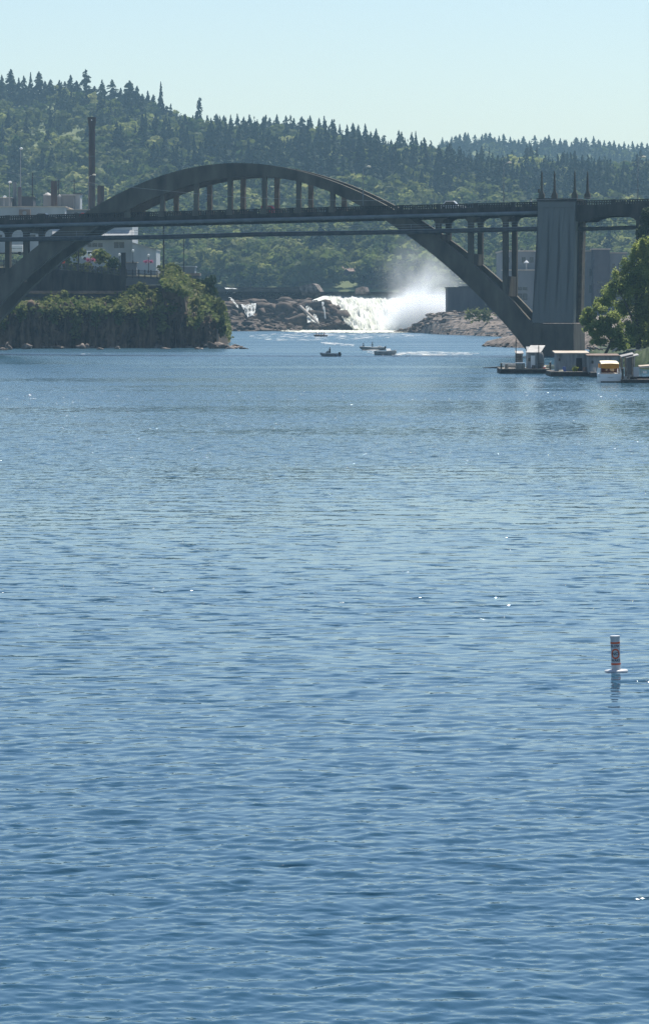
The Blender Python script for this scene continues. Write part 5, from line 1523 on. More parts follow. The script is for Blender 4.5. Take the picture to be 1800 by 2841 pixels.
def flood(x, y0, y1, D, label):
    e = empty("floodlight_pole", W(x, y1, D), label, 'light pole')
    mb = MB(); mb.tube([W(x, y1, D), W(x, y0 + 3, D)], [.2, .1], 7); mb.build("pole", M['steel_grey'], e)
    mb = MB(); c = W(x + 2, y0, D); mb.tube_z(c, [(.2, -.3), (.5, -.1), (.45, .15), (.1, .3)], 10); mb.build("lamp_head", M['white'], e)
flood(57, 411, 600, 895, 'tall floodlight pole with a white head on the left hillside mill yard')
flood(26, 504, 600, 888, 'short dark light pole with a white head at the left of the mill')
flood(11, 545, 600, 862, 'low light pole before the warehouse wall at the left edge')
upole(90, 478, 600, 898, .16, 'thin dark pole between the floodlight pole and the thick chimney', 'plank_dark')
upole(163, 496, 600, 897, .14, 'thin dark pole with crossarm right of the thick chimney', 'plank_dark', True)
upole(206, 496, 600, 897, .14, 'thin dark pole with crossarm left of the tall chimney', 'plank_dark', True)

# ------------------------------------------------------------------ houses on the far bank and mill on the right
building("brown_house", 932, 984, 752, 792, 1530, 12, M['mill_dark'], M['roof_brown'], 'brown-roofed house with a dark gable among the trees above the falls', 'house', [(940, 950, 757, 766), (964, 974, 757, 766)], 'gable', 14)
hz_ = bpy.data.objects["brown_house"]
mb = MB(); a = W(968, 738, 1535); mb.box(a, (1.2, 1.2, 3)); mb.build("chimney", M['roof_brown'], hz_)
mb = MB(); D = 1529; A = [W(938, 770, D), W(982, 770, D), W(982, 764, D), W(960, 745, D), W(938, 764, D)]
mb.hull2(A, [p + Vector((0, .9, 0)) for p in A]); mb.build("gable_front", M['mill_dark'], hz_)
building("small_house", 826, 850, 736, 775, 1560, 8, M['grey_wall'], M['roof_brown'], 'small pale house roof showing above the trees left of the dark evergreens', 'house', [(832, 838, 742, 750)], 'gable', 9)
building("hill_house", 585, 634, 566, 600, 1770, 10, M['grey_wall'], M['roof_grey'], 'pale grey flat-roofed house on the slope seen between the arch hangers', 'house', [(592, 602, 571, 580), (612, 628, 571, 580)], 'gable', 9)
building("hill_house", 460, 512, 648, 680, 1650, 10, M['grey_wall'], M['tan_parapet'], 'low house on the slope right of the white mill house below the bridge road', 'house', [(470, 490, 652, 660)], 'gable', 6)
# dark block beside the mist
db = building("mill_block", 1242, 1480, 799, 900, 1062, 20, M['mill_dark'], M['steel_dark'], 'dark windowless concrete mill block standing next to the mist', 'building', parapet=3.5)
mb = MB(); a, b_ = W(1276, 797, 1063), W(1420, 793, 1063); mb.hull2([W(1276, 796, 1064), W(1420, 796, 1064), W(1420, 792, 1064), W(1276, 793.5, 1064)], [p + Vector((0, 12, 0)) for p in (W(1276, 796, 1064), W(1420, 796, 1064), W(1420, 792, 1064), W(1276, 793.5, 1064))]); mb.build("upper_parapet", M['mill_dark'], db)
building("paper_mill", 1395, 1645, 697, 960, 1020, 40, M['grey_wall'], M['tan_parapet'], 'large grey mill building behind the pier with a tan roof edge', 'building', [(1402 + 22 * k_, 1414 + 22 * k_, 712, 728) for k_ in range(4)] + [(1634, 1643, 745, 765), (1634, 1643, 790, 812)], parapet=3.5)
building("mill_wing", 1398, 1488, 750, 960, 1008, 11, M['grey_wall'], M['tan_parapet'], 'lower grey mill wing with a tan roof edge, seen left of the pier', 'building', [(1433, 1464, 794, 806), (1433, 1464, 812, 834)], parapet=3.5)
building("mill_tower", 1646, 1691, 692, 960, 1012, 9, M['mill_dark'], M['tan_parapet'], 'darker projecting mill block with the highest roof edge, right of the pier', 'building', [(1654, 1682, 778, 788), (1654, 1682, 800, 812)], parapet=4)
building("mill_wing", 1691.5, 1738, 702, 960, 1016, 9, M['grey_wall'], M['tan_parapet'], 'grey mill block stepping down at the right, partly behind the big tree', 'building', [(1697, 1706, 730, 748), (1714, 1723, 730, 748), (1697, 1706, 768, 786), (1714, 1723, 768, 786)], parapet=3)
vt = empty("roof_vent", W(1460, 748, 1010), 'small white conical roof vent on the lower mill wing', 'vent')
mb = MB(); c = W(1460, 728, 1010); mb.tube_z(c, [(.8, -.1), (.75, .1), (.1, .75)], 12); mb.build("cone", M['white'], vt)
mb = MB(); mb.tube([W(1460, 748, 1010), W(1460, 728, 1010)], .2, 6); mb.build("stem", M['steel_grey'], vt)
leaves_on("scrub", [W(random.uniform(1295, 1362), random.uniform(862, 884), 955)[:] for _ in range(420)], M['bramble'], 'green scrub on the stony bank before the dark block', (.25, .6), 6, spread=.6)

# ------------------------------------------------------------------ right shore: bank, trees, ivy
mound("right_shore", [(1622, 1000, 996, 1, 4), (1640, 1004, 975, 8, 60), (1680, 1010, 978, 14, 120), (1720, 1018, 975, 18, 160), (1800, 1026, 965, 22, 200), (2100, 1034, 940, 26, 240)], M['leaf_dark'], 'steep shaded bank under the trees at the right')  # the trees' shade is put into the bank's dark green
def near_tree(name, x, ybase, D, lumps, nleaf, size, leafm, label, trunk, seed):
    """lumps: (column, row, rx px, ry px) clumps of the crown"""
    rng = np.random.default_rng(seed)
    base = W(x, ybase, D); e = empty(name, base, label, 'tree')
    mb = MB()
    for path, r0, r1 in trunk:
        P = [W(px, py, D + dd) for px, py, dd in path]
        mb.tube(P, list(np.linspace(r0, r1, len(P))), 7)
    mb.build("trunk", M['bark'], e)
    Ps, Ns = [], []
    area = np.array([l[2] * l[3] for l in lumps], float); area /= area.sum()
    for l, a in zip(lumps, area):
        n = int(nleaf * a); c = W(l[0], l[1], D + (l[4] if len(l) > 4 else 0)); sx, sz = l[2] / F * D, l[3] / F * D
        nb = max(6, int(l[2] * l[3] / 130))
        bc = rng.normal(size=(nb, 3)); bc /= np.linalg.norm(bc, axis=1)[:, None]; bc *= rng.uniform(.2, .9, nb)[:, None]
        br = rng.uniform(.24, .46, nb)
        k_ = rng.integers(0, nb, n)
        d = rng.normal(size=(n, 3)); d /= np.linalg.norm(d, axis=1)[:, None]
        p = bc[k_] + d * (br[k_] * rng.uniform(.4, 1.15, n) * np.where(rng.random(n) < .15, 1.5, 1))[:, None]
        Ps.append(np.array(c[:]) + p * np.array([sx, min(sx, sz) * 1.1, sz])); Ns.append(d + np.array([0, 0, .5]))
    P, nrm = np.concatenate(Ps), np.concatenate(Ns); n = len(P)
    nrm = nrm + rng.normal(size=(n, 3)) * .6; nrm /= np.linalg.norm(nrm, axis=1)[:, None]
    u = np.cross(nrm, rng.normal(size=(n, 3))); u /= np.linalg.norm(u, axis=1)[:, None]; v = np.cross(nrm, u)
    s_ = rng.uniform(.6, 1.3, n)[:, None] * size
    V = np.stack([P - u * s_, P + v * s_ * .6, P + u * s_, P - v * s_ * .6], 1).reshape(-1, 3)
    c0 = link("crown", mesh_np("crown", V - np.array(ORG[e.name][:]), np.arange(4 * n).reshape(n, 4), [leafm]), e)
    return e
near_tree("broadleaf_tree", 1760, 1000, 505, [(1748, 738, 28, 34), (1772, 700, 26, 44), (1792, 700, 36, 44), (1722, 772, 28, 36), (1740, 790, 50, 55), (1790, 760, 50, 70), (1690, 810, 34, 34), (1665, 835, 22, 22), (1725, 850, 40, 40), (1780, 860, 46, 56),
           (1840, 720, 50, 90), (1850, 840, 60, 90), (1750, 910, 44, 40), (1800, 930, 60, 50), (1880, 780, 50, 90)], 56000, .175, M['leaf_near'],
          'tall bright green broadleaf tree at the right edge, rising in front of the mill', [([(1775, 1010, 0), (1770, 930, 0), (1765, 840, 0), (1758, 720, 0)], .55, .15), ([(1770, 920, 0), (1735, 840, -1), (1705, 780, -2)], .25, .08), ([(1768, 860, 0), (1800, 760, 1), (1810, 680, 1)], .25, .08)], 1)
near_tree("broadleaf_tree", 1682, 985, 492, [(1640, 868, 34, 26), (1625, 885, 24, 20), (1665, 850, 26, 20), (1655, 900, 38, 26), (1695, 885, 34, 32), (1640, 925, 26, 18), (1690, 925, 40, 24), (1720, 910, 24, 26), (1720, 935, 20, 16), (1675, 945, 24, 12), (1650, 945, 24, 18), (1632, 905, 20, 20), (1712, 955, 30, 22), (1670, 915, 34, 26)], 24000, .165, M['leaf_near'],
          'smaller light green tree leaning over the sheds in front of the pier foot', [([(1672, 992, 0), (1690, 960, 0), (1700, 930, 0), (1690, 880, 0)], .3, .08), ([(1695, 945, 0), (1660, 900, -1), (1640, 870, -1)], .15, .05)], 2)
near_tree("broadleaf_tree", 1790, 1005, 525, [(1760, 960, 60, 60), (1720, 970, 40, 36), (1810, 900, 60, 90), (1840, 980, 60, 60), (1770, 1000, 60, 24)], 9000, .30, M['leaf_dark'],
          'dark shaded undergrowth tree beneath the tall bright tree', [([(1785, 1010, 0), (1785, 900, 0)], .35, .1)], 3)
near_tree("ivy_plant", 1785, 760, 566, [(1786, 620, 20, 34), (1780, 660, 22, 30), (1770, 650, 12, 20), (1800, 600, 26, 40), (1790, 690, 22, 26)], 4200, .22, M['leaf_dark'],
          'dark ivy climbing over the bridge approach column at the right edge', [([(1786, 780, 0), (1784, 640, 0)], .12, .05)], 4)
bpy.data.objects["ivy_plant"]['category'] = 'ivy'
rng = np.random.default_rng(12)
rockpile("shore_stones", [((Xat(x, 560), 560 + rng.uniform(-6, 6), Zat(y, 560)), (rng.uniform(.3, .8), .5, rng.uniform(.2, .4))) for x, y in zip(rng.uniform(1630, 1672, 40), rng.uniform(955, 1000, 40))], M['rock_light'], 14, 'pale stones on the bank between the pier and the small tree', None, 'stuff')
mb = MB(); mb.tube([W(1648, 962, 556), W(1664, 969, 555)], .16, 6); tag(mb.build("beached_log", M['drift'], loc=W(1648, 962, 556)), 'bleached log lying on the bank right of the pier foot', 'log')
mb = MB(); mb.tube([W(1698, 975, 480), W(1712, 965, 480)], .14, 6); tag(mb.build("beached_log", M['drift'], loc=W(1698, 975, 480)), 'pale plank-like log tilted up under the small leaning tree', 'log')

# ------------------------------------------------------------------ docks and sheds
def float_dock(x0, x1, yw, ytop, depth, label):
    D = DW(yw); e = empty("floating_dock", (Xat((x0 + x1) / 2, D), D, 0), label, 'dock')
    a, b_ = Xat(x0, D), Xat(x1, D); zt = (yw - ytop) / F * D
    mb = MB(); mb.box(((a + b_) / 2, D + depth / 2, zt * .45 - .15), (b_ - a, depth, zt * .7 + .3)); mb.build("float", M['plank_dark'], e)
    mb = MB(); n = int((b_ - a) / .28)
    for k_ in range(n):
        mb.box((a + (k_ + .5) * (b_ - a) / n, D + depth / 2, zt * .8 + .06), ((b_ - a) / n - .03, depth + .1, .10))
    mb.build("planking", M['plank'], e)
    return D, zt * .8 + .11
def shed(name, x0, x1, ytop, ybot, D, depth, label, roofm, wallm, roof_px=4, over=6, slope=0.0, door=None, window=None, lean=0.0):
    e = empty(name, W((x0 + x1) / 2, ybot, D), label, 'shed')
    a, b_ = Xat(x0, D), Xat(x1, D); z0, z1 = Zat(ybot, D), Zat(ytop, D)
    zl = z1 + slope
    mb = MB(); mb.hull2([(a, D, z0), (b_, D, z0), (b_, D, z1), (a, D, z1)], [(a, D + depth, z0), (b_, D + depth, z0), (b_, D + depth, zl), (a, D + depth, zl)]); mb.build("wall", wallm, e)
    o_ = over / F * D; th = roof_px / F * D * .6
    mb = MB(); R_ = [(a - o_, D - .35, z1 + .02 - .03), (b_ + o_, D - .35, z1 + .02 - .03), (b_ + o_ + lean, D + depth + .3, zl + .06), (a - o_ + lean, D + depth + .3, zl + .06)]
    mb.hull2(R_, [(p[0], p[1], p[2] + th) for p in R_]); mb.build("roof", roofm, e)
    mb = MB()
    n = int((b_ - a) / .3)
    for k_ in range(1, n): mb.box((a + (b_ - a) * k_ / n, D - .012, (z0 + z1) / 2), (.035, .022, z1 - z0 - .08))
    mb.build("batten", wallm, e)
    if door:
        p, q, r_, s_ = Xat(door[0], D), Xat(door[1], D), Zat(door[3], D), Zat(door[2], D)
        mb = MB(); mb.box(((p + q) / 2, D - .04, (r_ + s_) / 2), (q - p, .05, s_ - r_)); dm = mb.build("door", M[door[4]], e)
    if window:
        p, q, r_, s_ = Xat(window[0], D), Xat(window[1], D), Zat(window[3], D), Zat(window[2], D)
        mb = MB(); mb.box(((p + q) / 2, D - .04, (r_ + s_) / 2), (q - p, .05, s_ - r_)); mb.build("window", M['glass_dark'], e)
    return e
mb = MB(); mb.tube([W(1340, 1021, DW(1021)), W(1372, 1020, DW(1021)), W(1396, 1018.5, DW(1021))], [.10, .16, .18], 7)
tag(mb.build("log_boom", M['plank_dark'], loc=(Xat(1340, DW(1021)), DW(1021), 0)), 'thin dark log boom floating left of the first dock', 'log')
D1, t1 = float_dock(1388, 1526, 1036, 1022, 9, 'dark floating dock at the left carrying the two smallest sheds')
D2, t2 = float_dock(1528, 1660, 1044, 1030, 10, 'floating dock under the white shed with the open dark door')
D3, t3 = float_dock(1640, 1700, 1046, 1032, 9, 'short floating dock behind the cabin cruiser')
D4, t4 = float_dock(1726, 1830, 1062, 1052, 8, 'low floating dock at the right edge beside the cabin cruiser')
shed("tiny_shed", 1431, 1450, 981, 1020, D1 + 6, 1.6, 'tiny grey dock hut with a slanted roof at the left end of the docks', M['tin'], M['grey_wall'], 3, 2, 0.25, window=(1434, 1446, 987, 997))
shed("dock_shed", 1463, 1494, 979, 1024, D1 + 2, 3.4, 'white dock shed with a steep pale lean-to roof, left of the two long sheds', M['tin'], M['shed_white'], 4, 5, .85, door=(1472, 1484, 986, 1018, 'white'), window=(1465, 1471, 992, 1002), lean=.9)
shed("boat_shed", 1543, 1629, 981, 1034, D2 + 3, 4, 'long peeling white shed with an open dark doorway in front of the pier', M['tan_parapet'], M['shed_white'], 5, 5, .15, door=(1598, 1614, 993, 1030, 'black'), window=(1549, 1554, 994, 1001))
shed("boat_shed", 1631, 1716, 988, 1036, D3 + 4, 3.6, 'lower long white shed with a brown roof behind the cabin cruiser', M['roof_brown'], M['shed_white'], 5, 3, .1, window=(1640, 1646, 1000, 1008))
tk = empty("water_tank", W(1501, 1022, D1 + 1.5), 'upright grey cylindrical tank standing against the lean-to dock shed', 'tank')
mb = MB(); c = W(1501, 1022, D1 + 1.5); mb.tube_z(c, [(.42, 0), (.40, 1.3), (.34, 1.75), (.18, 2.25)], 14); mb.build("shell", M['concrete_pier'], tk, smooth=True)
mb = MB(); mb.tube_z(c, [(.43, .6), (.44, .62), (.44, .7), (.43, .72)], 14); mb.build("hoop", M['steel_dark'], tk)
fl = MB(); c = W(1510, 1019, D1 + .6); fl.tube_z(c, [(.05, -.16), (.16, -.08), (.18, .04), (.13, .16), (.04, .2)], 12)
o = fl.build("mooring_float", [M['sign_red'], M['white']], loc=c, smooth=True); tag(o, 'small orange and white mooring float on the left dock by the tank', 'float')
for pl in o.data.polygons: pl.material_index = 1 if pl.center.z > .05 else 0
ct = empty("dock_cart", W(1443, 1024, D1 + .7), 'white-topped storage bin on the left dock before the tiny hut', 'bin')
mb = MB(); c = W(1443, 1015, D1 + .7); mb.box(c, (1.25, .8, .75)); mb.build("bin", M['plank'], ct)
mb = MB(); mb.box(c + Vector((0, 0, .43)), (1.35, .9, .10), taper=.94); mb.build("lid", M['white'], ct)
def skiff(x, y, D, label, hm, head, L_=2.6):
    loc = W(x, y, D); e = empty("skiff", loc, label, 'skiff'); e.rotation_euler = (0, 0, head)
    vs_, fs = hull(L_, 1.2, .34); mb = MB().add([Vector(p) + loc + Vector((0, 0, .2)) for p in vs_], fs); mb.build("hull", M[hm], e)
    mb = MB(); mb.box(loc + Vector((-.3, 0, .48)), (.25, .9, .05)); mb.build("thwart", M['plank'], e)
skiff(1416, 1018, D1 + 3, 'small pale skiff pulled up on the left end of the docks', 'white', R(160))
skiff(1534, 1023, D1 + 5, 'small cream skiff between the left dock and the long white shed', 'cream', R(10), 2.2)
upole(1431, 938, 1022, D1 + 3, .06, 'slender dark mast pole at the tiny dock hut', 'plank_dark')
upole(1494, 958, 1026, D1 + .4, .06, 'slender pole in front of the lean-to dock shed', 'plank_dark')
o = leaves_on("potted_bush", [W(1595 + random.gauss(0, 3.2), 1023 + random.gauss(0, 3.4), D2 + 1.4)[:] for _ in range(240)], M['yellow_green'], 'small yellow-green bush on the dock beside the dark doorway', (.05, .12), 9, None, 1, 'bush', .05, loc=W(1595, 1031, D2 + 1.4))
for i, (x, yt, yb, D_, lab) in enumerate([(1390, 1008, 1036, D1 + .4, 'short mooring pile at the far left corner of the first dock'), (1526, 1006, 1040, D1 + .8, 'mooring pile at the right corner of the left dock'),
        (1636, 1012, 1044, D2 + 2, 'mooring pile where the two long white sheds meet'), (1727, 1022, 1062, D4 + .3, 'mooring pile between the cruiser and the right dock')]):
    c = W(x, yb, D_); mb = MB(); mb.tube([Vector((c.x, c.y, -1)), W(x, yt, D_)], [.14, .12], 8); mb.tube_z((c.x, c.y, W(x, yt, D_).z - .12), [(.15, 0), (.15, .1), (.02, .2)], 8)
    tag(mb.build("mooring_pile", M['bark'], loc=(c.x, c.y, 0)), lab, 'pile')
for i, (x, y, D_, m, lab) in enumerate([(1405, 1021, D1 + 1, 'plank', 'weathered barrel at the left end of the first dock'), (1480, 1024, D1 + .6, 'navy', 'dark blue barrel before the lean-to dock shed'),
        (1565, 1029, D2 + 1.2, 'cloth_blue', 'blue barrel against the left part of the long peeling shed'), (1622, 1030, D2 + 1.2, 'roof_brown', 'rusty barrel right of the dark shed doorway'), (1648, 1032, D3 + 1.5, 'tin', 'pale metal barrel before the brown-roofed shed')]):
    c = W(x, y + 3, D_); mb = MB(); mb.tube_z(c, [(.22, 0), (.25, .12), (.24, .3), (.25, .32), (.24, .5), (.22, .72)], 12); tag(mb.build("barrel", M[m], loc=c), lab, 'barrel')
mb = MB()
mb.tube([W(1556, 1031, D2 + .8) + Vector((math.cos(a) * (.35 - a * .008), math.sin(a) * (.35 - a * .008), .03 + a * .012)) for a in np.linspace(0, 6 * math.pi, 60)], .03, 5)
tag(mb.build("rope_coil", M['cream'], loc=W(1556, 1031, D2 + .8)), 'coil of pale rope lying on the dock before the long peeling shed', 'rope')
# cabin cruiser seen from astern
def cruiser():
    D = DW(1061); loc = Vector((Xat(1693, D), D, 0)); e = empty("cabin_cruiser", loc, 'white cabin cruiser with an orange canopy and cream top moored stern-on at the docks', 'boat')
    p = 1 / F * D            # metres per photo pixel
    Y = lambda y: (1061 - y) * p
    mb = MB(); n = 10; rings = []
    for i in range(n + 1):
        u = i / n; w = 31 * p * (1 - .9 * max(0, (u - .5) / .5) ** 2); zt = Y(1037) + .5 * u ** 2
        y = D + u * 7.5
        rings.append([(loc.x - w, y, zt), (loc.x - w * .93, y, .3), (loc.x - w * .86, y, -.3), (loc.x + w * .86, y, -.3), (loc.x + w * .93, y, .3), (loc.x + w, y, zt)])
    vs_ = [q for r_ in rings for q in r_]; m_ = 6
    fs = [(i * m_ + k_, i * m_ + (k_ + 1) % m_, (i + 1) * m_ + (k_ + 1) % m_, (i + 1) * m_ + k_) for i in range(n) for k_ in range(m_)] + [tuple(range(6)), tuple(range(n * 6, n * 6 + 6))[::-1]]
    mb.add(vs_, fs); mb.build("hull", M['white'], e)
    mb = MB(); mb.box((loc.x, D - .02, .03), (54 * p, .1, .28)); mb.build("boot_stripe", M['navy'], e)
    for d in (-1, 1):
        mb = MB(); mb.hull2([(loc.x + d * 28 * p, D + .05, Y(1037)), (loc.x + d * 31 * p, D + .05, Y(1037)), (loc.x + d * 28 * p, D + .05, Y(1021)), (loc.x + d * 27 * p, D + .05, Y(1021))],
                            [(loc.x + d * 28 * p, D + 4, Y(1036)), (loc.x + d * 31 * p, D + 4, Y(1036)), (loc.x + d * 28 * p, D + 4, Y(1021)), (loc.x + d * 27 * p, D + 4, Y(1021))]); mb.build("side_coaming", M['white'], e)
    mb = MB(); mb.box((loc.x, D + 3.4, Y(1030)), (52 * p, .1, 22 * p)); mb.build("bulkhead", M['brown'], e)
    mb = MB(); mb.box((loc.x - 4 * p, D + 3.33, Y(1027.5)), (5 * p, .04, 5 * p)); mb.build("window", M['cream'], e)
    mb = MB(); mb.box((loc.x + 11 * p, D + 3.33, Y(1027.5)), (12 * p, .04, 7 * p)); mb.build("window", M['cream'], e)
    mb = MB(); mb.box((loc.x + 2 * p, D + 3.3, Y(1034)), (9 * p, .06, 12 * p)); mb.build("door", M['brown'], e)
    # canopy: orange valance bowed toward the stern with a cream top
    vv = []
    for k_ in range(9):
        u = -1 + k_ / 4; bow = .35 * (1 - u * u)
        x_ = loc.x + u * 25.5 * p
        vv.append([(x_, D + .6 - bow, Y(1022.5) + (.04 if abs(u) > .5 else 0)), (x_ * 1.0, D + .6 - bow, Y(1009.5) + .06 * (1 - u * u)), (x_, D + 4.2, Y(1009.5)), (x_, D + 4.2, Y(1021))])
    mb = MB(); fl_ = [q for r_ in vv for q in r_]
    mb.add(fl_, [(i * 4, i * 4 + 1, i * 4 + 5, i * 4 + 4) for i in range(8)] + [(0, 1, 2, 3), (32, 33, 34, 35)]); mb.build("canopy", M['orange'], e)
    mb = MB(); A = [(loc.x + u * 25 * p, D + .55 - .35 * (1 - u * u), Y(1009.3) + .06 * (1 - u * u)) for u in np.linspace(-1, 1, 9)] + [(loc.x + 23 * p, D + 4.2, Y(1003)), (loc.x - 23 * p, D + 4.2, Y(1003))]
    B2 = [(q[0], q[1], q[2] + .06) for q in A]; 
    vs_ = A[:9]; b2 = [(loc.x + u * 23.5 * p, D + 3.8, Y(1002) + .04 * (1 - u * u)) for u in np.linspace(-1, 1, 9)]
    mid = [(loc.x + u * 24.5 * p, D + 1.6, Y(1004.5) + .10 * (1 - u * u)) for u in np.linspace(-1, 1, 9)]
    allv = vs_ + mid + b2; mb.add(allv, [(r_ * 9 + i, r_ * 9 + i + 1, (r_ + 1) * 9 + i + 1, (r_ + 1) * 9 + i) for r_ in range(2) for i in range(8)])
    mb.build("canopy_top", M['cream'], e, smooth=True)
    for d in (-1, 1):
        mb = MB(); mb.tube([(loc.x + d * 25 * p, D + .62, Y(1037)), (loc.x + d * 25 * p, D + .62, Y(1010))], .04, 6); mb.build("canopy_post", M['steel_grey'], e)
    for d, dd in ((-1, 0.2), (1, .2), (1, 1.6)):
        mb = MB(); mb.tube_z((loc.x + d * 32.5 * p, D + dd, Y(1046)), [(.03, 0), (.12, .06), (.13, .38), (.05, .48)], 10); mb.build("fender", M['white'], e, smooth=True)
    # small faded name across the transom: illegible dark strokes in the photograph
    mb = MB(); rng = np.random.default_rng(2)
    for k_ in range(9): mb.box((loc.x + (-7 + k_ * 1.8) * p, D - .03, Y(1046.5)), (1.2 * p, .03, rng.uniform(.9, 1.6) * p))
    mb.build("name_lettering", M['steel_grey'], e)
cruiser()
# open shelter, door panel and moored canopy boat at the right edge
D5 = D4 + 2
sh = empty("dock_shelter", W(1742, 1050, D5), 'open weathered dock shelter with two slanted roof boards right of the cruiser', 'shelter')
mb = MB()
for x in (1726, 1738, 1757):
    a = W(x, 1054, D5); b_ = W(x, 988 if x > 1730 else 992, D5); mb.tube([a, b_], .08, 6); mb.tube([a + Vector((0, 1.8, 0)), b_ + Vector((0, 1.8, .1))], .08, 6)
mb.build("post", M['plank'], sh)
for (xa, ya, xb, yb_, dd) in ((1723, 991, 1758, 983, 0), (1737, 994, 1772, 986, -.5)):
    mb = MB(); A = [W(xa, ya, D5 + dd), W(xb, yb_, D5 + dd), W(xb, yb_ - 2, D5 + dd), W(xa, ya - 2, D5 + dd)]
    mb.hull2(A, [q + Vector((0, 2.2, .15)) for q in A]); mb.build("roof_board", M['tin'], sh)
mb = MB(); mb.box(W(1744, 1018, D5 + 1.9), (22 / F * D5, .06, 56 / F * D5)); mb.build("back_panel", M['grey_wall'], sh)
dp = MB(); c = W(1765, 1031, D4 + 1.5); dp.box(c, (16 / F * D4, .1, 27 / F * D4)); dp.box(c + Vector((.3, -.06, 0)), (.05, .03, .12))
tag(dp.build("door_panel", M['white_wall'], loc=W(1765, 1044, D4 + 1.5)), 'upright pale blue-white panel standing on the right edge dock', 'panel')
for x, y, w, h_, m, lab in ((1745, 1045, 14, 10, 'plank', 'weathered crate on the right dock below the open shelter'), (1735, 1048, 10, 7, 'tin', 'small pale crate on the right dock next to the cruiser'), (1757, 1049, 20, 6, 'plank_dark', 'low dark crate on the right dock before the pale panel')):
    c = W(x, y, D4 + .7); mb = MB(); mb.box(c, (w / F * D4, .5, h_ / F * D4)); mb.box(c + Vector((0, 0, h_ / F * D4 / 2 + .02)), (w / F * D4 + .06, .56, .03))
    tag(mb.build("crate", M[m], loc=(c.x, c.y, c.z - h_ / F * D4 / 2)), lab, 'crate')
cb = empty("canopy_boat", W(1795, 1050, D4 + 3), 'dark boat under a long tan canopy roof cut by the right edge', 'boat')
vs_, fs = hull(4.5, 1.8, .6); lb = Vector((Xat(1800, D4 + 3), D4 + 3, .1))
mb = MB().add([Vector(q) + lb for q in vs_], fs); mb.build("hull", M['navy'], cb)
mb = MB(); A = [W(1774, 1021, D4 + 2.2), W(1840, 1015, D4 + 2.2), W(1840, 1011, D4 + 2.2), W(1774, 1016, D4 + 2.2)]
mb.hull2(A, [q + Vector((0, 2, .1)) for q in A]); mb.build("canopy", M['tan_parapet'], cb)
mb = MB()
for x in (1778, 1808): mb.tube([W(x, 1050, D4 + 2.4), W(x, 1018, D4 + 2.4)], .04, 5)
mb.build("canopy_post", M['steel_grey'], cb)
mb = MB(); mb.box(W(1788, 1032, D4 + 2.6), (10 / F * D4, .4, 6 / F * D4)); mb.build("seat", M['white'], cb)
an = empty("antenna_mast", W(1760, 1040, D5 + 3), 'thin antenna mast with a long crossbar behind the dock shelter', 'antenna')
mb = MB(); mb.tube([W(1760, 1050, D5 + 3), W(1760, 967, D5 + 3)], .04, 5); mb.build("mast", M['steel_grey'], an)
mb = MB(); mb.tube([W(1738, 969, D5 + 3), W(1780, 971, D5 + 3)], .04, 5); mb.build("crossbar", M['steel_grey'], an)

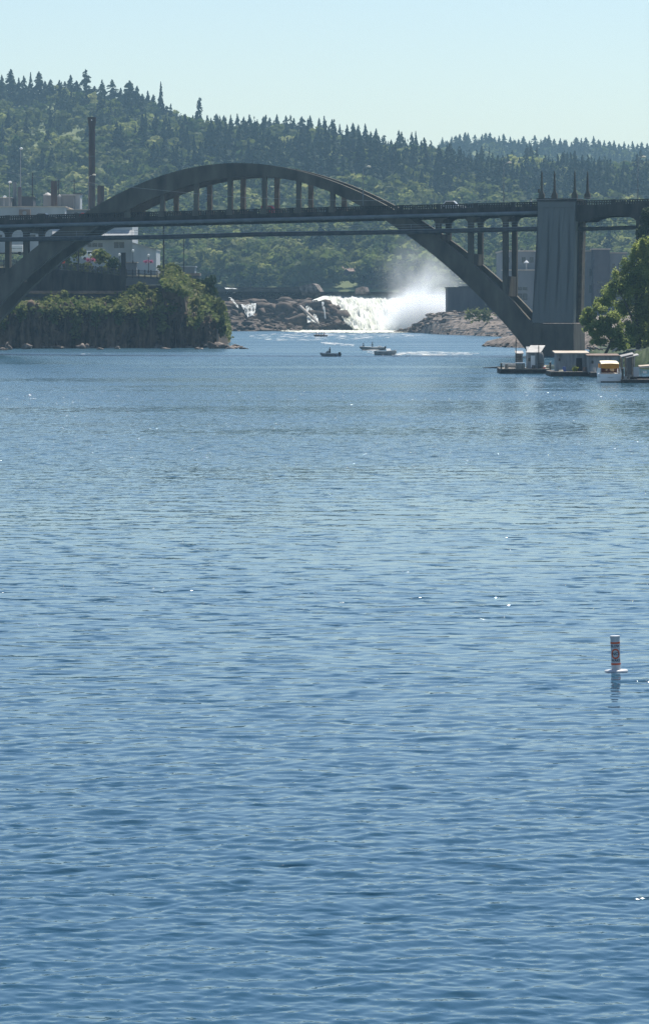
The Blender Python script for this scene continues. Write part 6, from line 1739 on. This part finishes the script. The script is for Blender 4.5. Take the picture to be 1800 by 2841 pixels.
# ------------------------------------------------------------------ regulatory buoy
def buoy():
    D = DW(1863); px = D / F
    base = Vector((Xat(1709, D), D, 0))
    e = empty("river_buoy", base, 'white can buoy with orange bands and ring reading slow no wake, floating at the right', 'buoy')
    e.rotation_euler = (R(-1), R(-2.0), R(0))
    r_ = 13 * px; hh = 99 * px
    prof = [(r_, -.5), (r_, hh - .07), (r_ * 1.07, hh - .068), (r_ * 1.07, hh - .005), (r_ * 1.02, hh)]
    mb = MB(); mb.tube_z(base, prof, 40); mb.build("can", M['buoy_white'], e)
    for yb in (1784.5, 1843):
        z = (1864 - yb) * px
        mb = MB(); mb.tube_z(base, [(r_ + .001, z - 2.4 * px), (r_ + .004, z - 2.3 * px), (r_ + .004, z + 2.3 * px), (r_ + .001, z + 2.4 * px)], 40); mb.build("band", M['buoy_orange'], e)
    mb = MB(); mb.tube_z(base, [(r_ + .002, -.05), (r_ + .18, -.04), (r_ + .19, .0), (r_ + .18, .035), (r_ + .05, .05), (r_ + .002, .05)], 32); mb.build("float_collar", M['buoy_white'], e, smooth=True)
    rot = -.10
    def wrap(pts, zc):
        return [base + Vector((math.sin(x / r_ + rot) * (r_ + y), -math.cos(x / r_ + rot) * (r_ + y), zc + z)) for x, y, z in pts]
    # orange ring
    mb = MB(); n = 48; ro, ri = 12.5 * px, 9.0 * px; pts = []
    for k_ in range(n):
        a = 2 * math.pi * k_ / n
        pts += [(ro * math.cos(a), .004, ro * 1.12 * math.sin(a)), (ri * math.cos(a), .004, ri * 1.12 * math.sin(a))]
    V = wrap(pts, (1864 - 1814.5) * px)
    mb.add(V, [(2 * k_, 2 * k_ + 1, 2 * ((k_ + 1) % n) + 1, 2 * ((k_ + 1) % n)) for k_ in range(n)]); mb.build("ring", M['buoy_orange'], e)
    def text(s_, yc, size, nm):
        cu = bpy.data.curves.new(nm, 'FONT'); cu.body = s_; cu.size = size; cu.align_x = 'CENTER'; cu.align_y = 'CENTER'; cu.offset = size * .02
        ob = bpy.data.objects.new(nm, cu); COL.objects.link(ob)
        dg = bpy.context.evaluated_depsgraph_get(); dg.update()
        me = bpy.data.meshes.new_from_object(ob.evaluated_get(dg)); bpy.data.objects.remove(ob)
        bm = bmesh.new(); bm.from_mesh(me)
        bmesh.ops.subdivide_edges(bm, edges=[ed for ed in bm.edges if ed.calc_length() > size * .2], cuts=2)
        bmesh.ops.triangulate(bm, faces=bm.faces)
        V = wrap([(v.co.x, .005, v.co.y) for v in bm.verts], (1864 - yc) * px)
        mb = MB().add(V, [tuple(v.index for v in f.verts) for f in bm.faces]); bm.free()
        mb.build(nm, M['buoy_ink'], e)
    text("SLOW", 1793.5, 9.5 * px, "lettering"); text("NO", 1814.5, 12 * px, "lettering"); text("WAKE", 1833, 9.5 * px, "lettering")
buoy()

# ------------------------------------------------------------------ haze
hm_ = bpy.data.materials.new("haze"); hm_.use_nodes = True
N, L = hm_.node_tree.nodes, hm_.node_tree.links
for nd in list(N): N.remove(nd)
out = N.new("ShaderNodeOutputMaterial"); vol = N.new("ShaderNodeVolumePrincipled")
vol.inputs["Color"].default_value = (.50, .79, 1.0, 1)
vol.inputs["Density"].default_value = 0.000105
vol.inputs["Anisotropy"].default_value = 0.0
L.new(vol.outputs[0], out.inputs["Volume"])
mb = MB(); mb.box((0, 1900, 99), (5000, 4100, 207))
tag(mb.build("haze", hm_), 'pale blue summer haze in the valley', None, None, 'stuff')
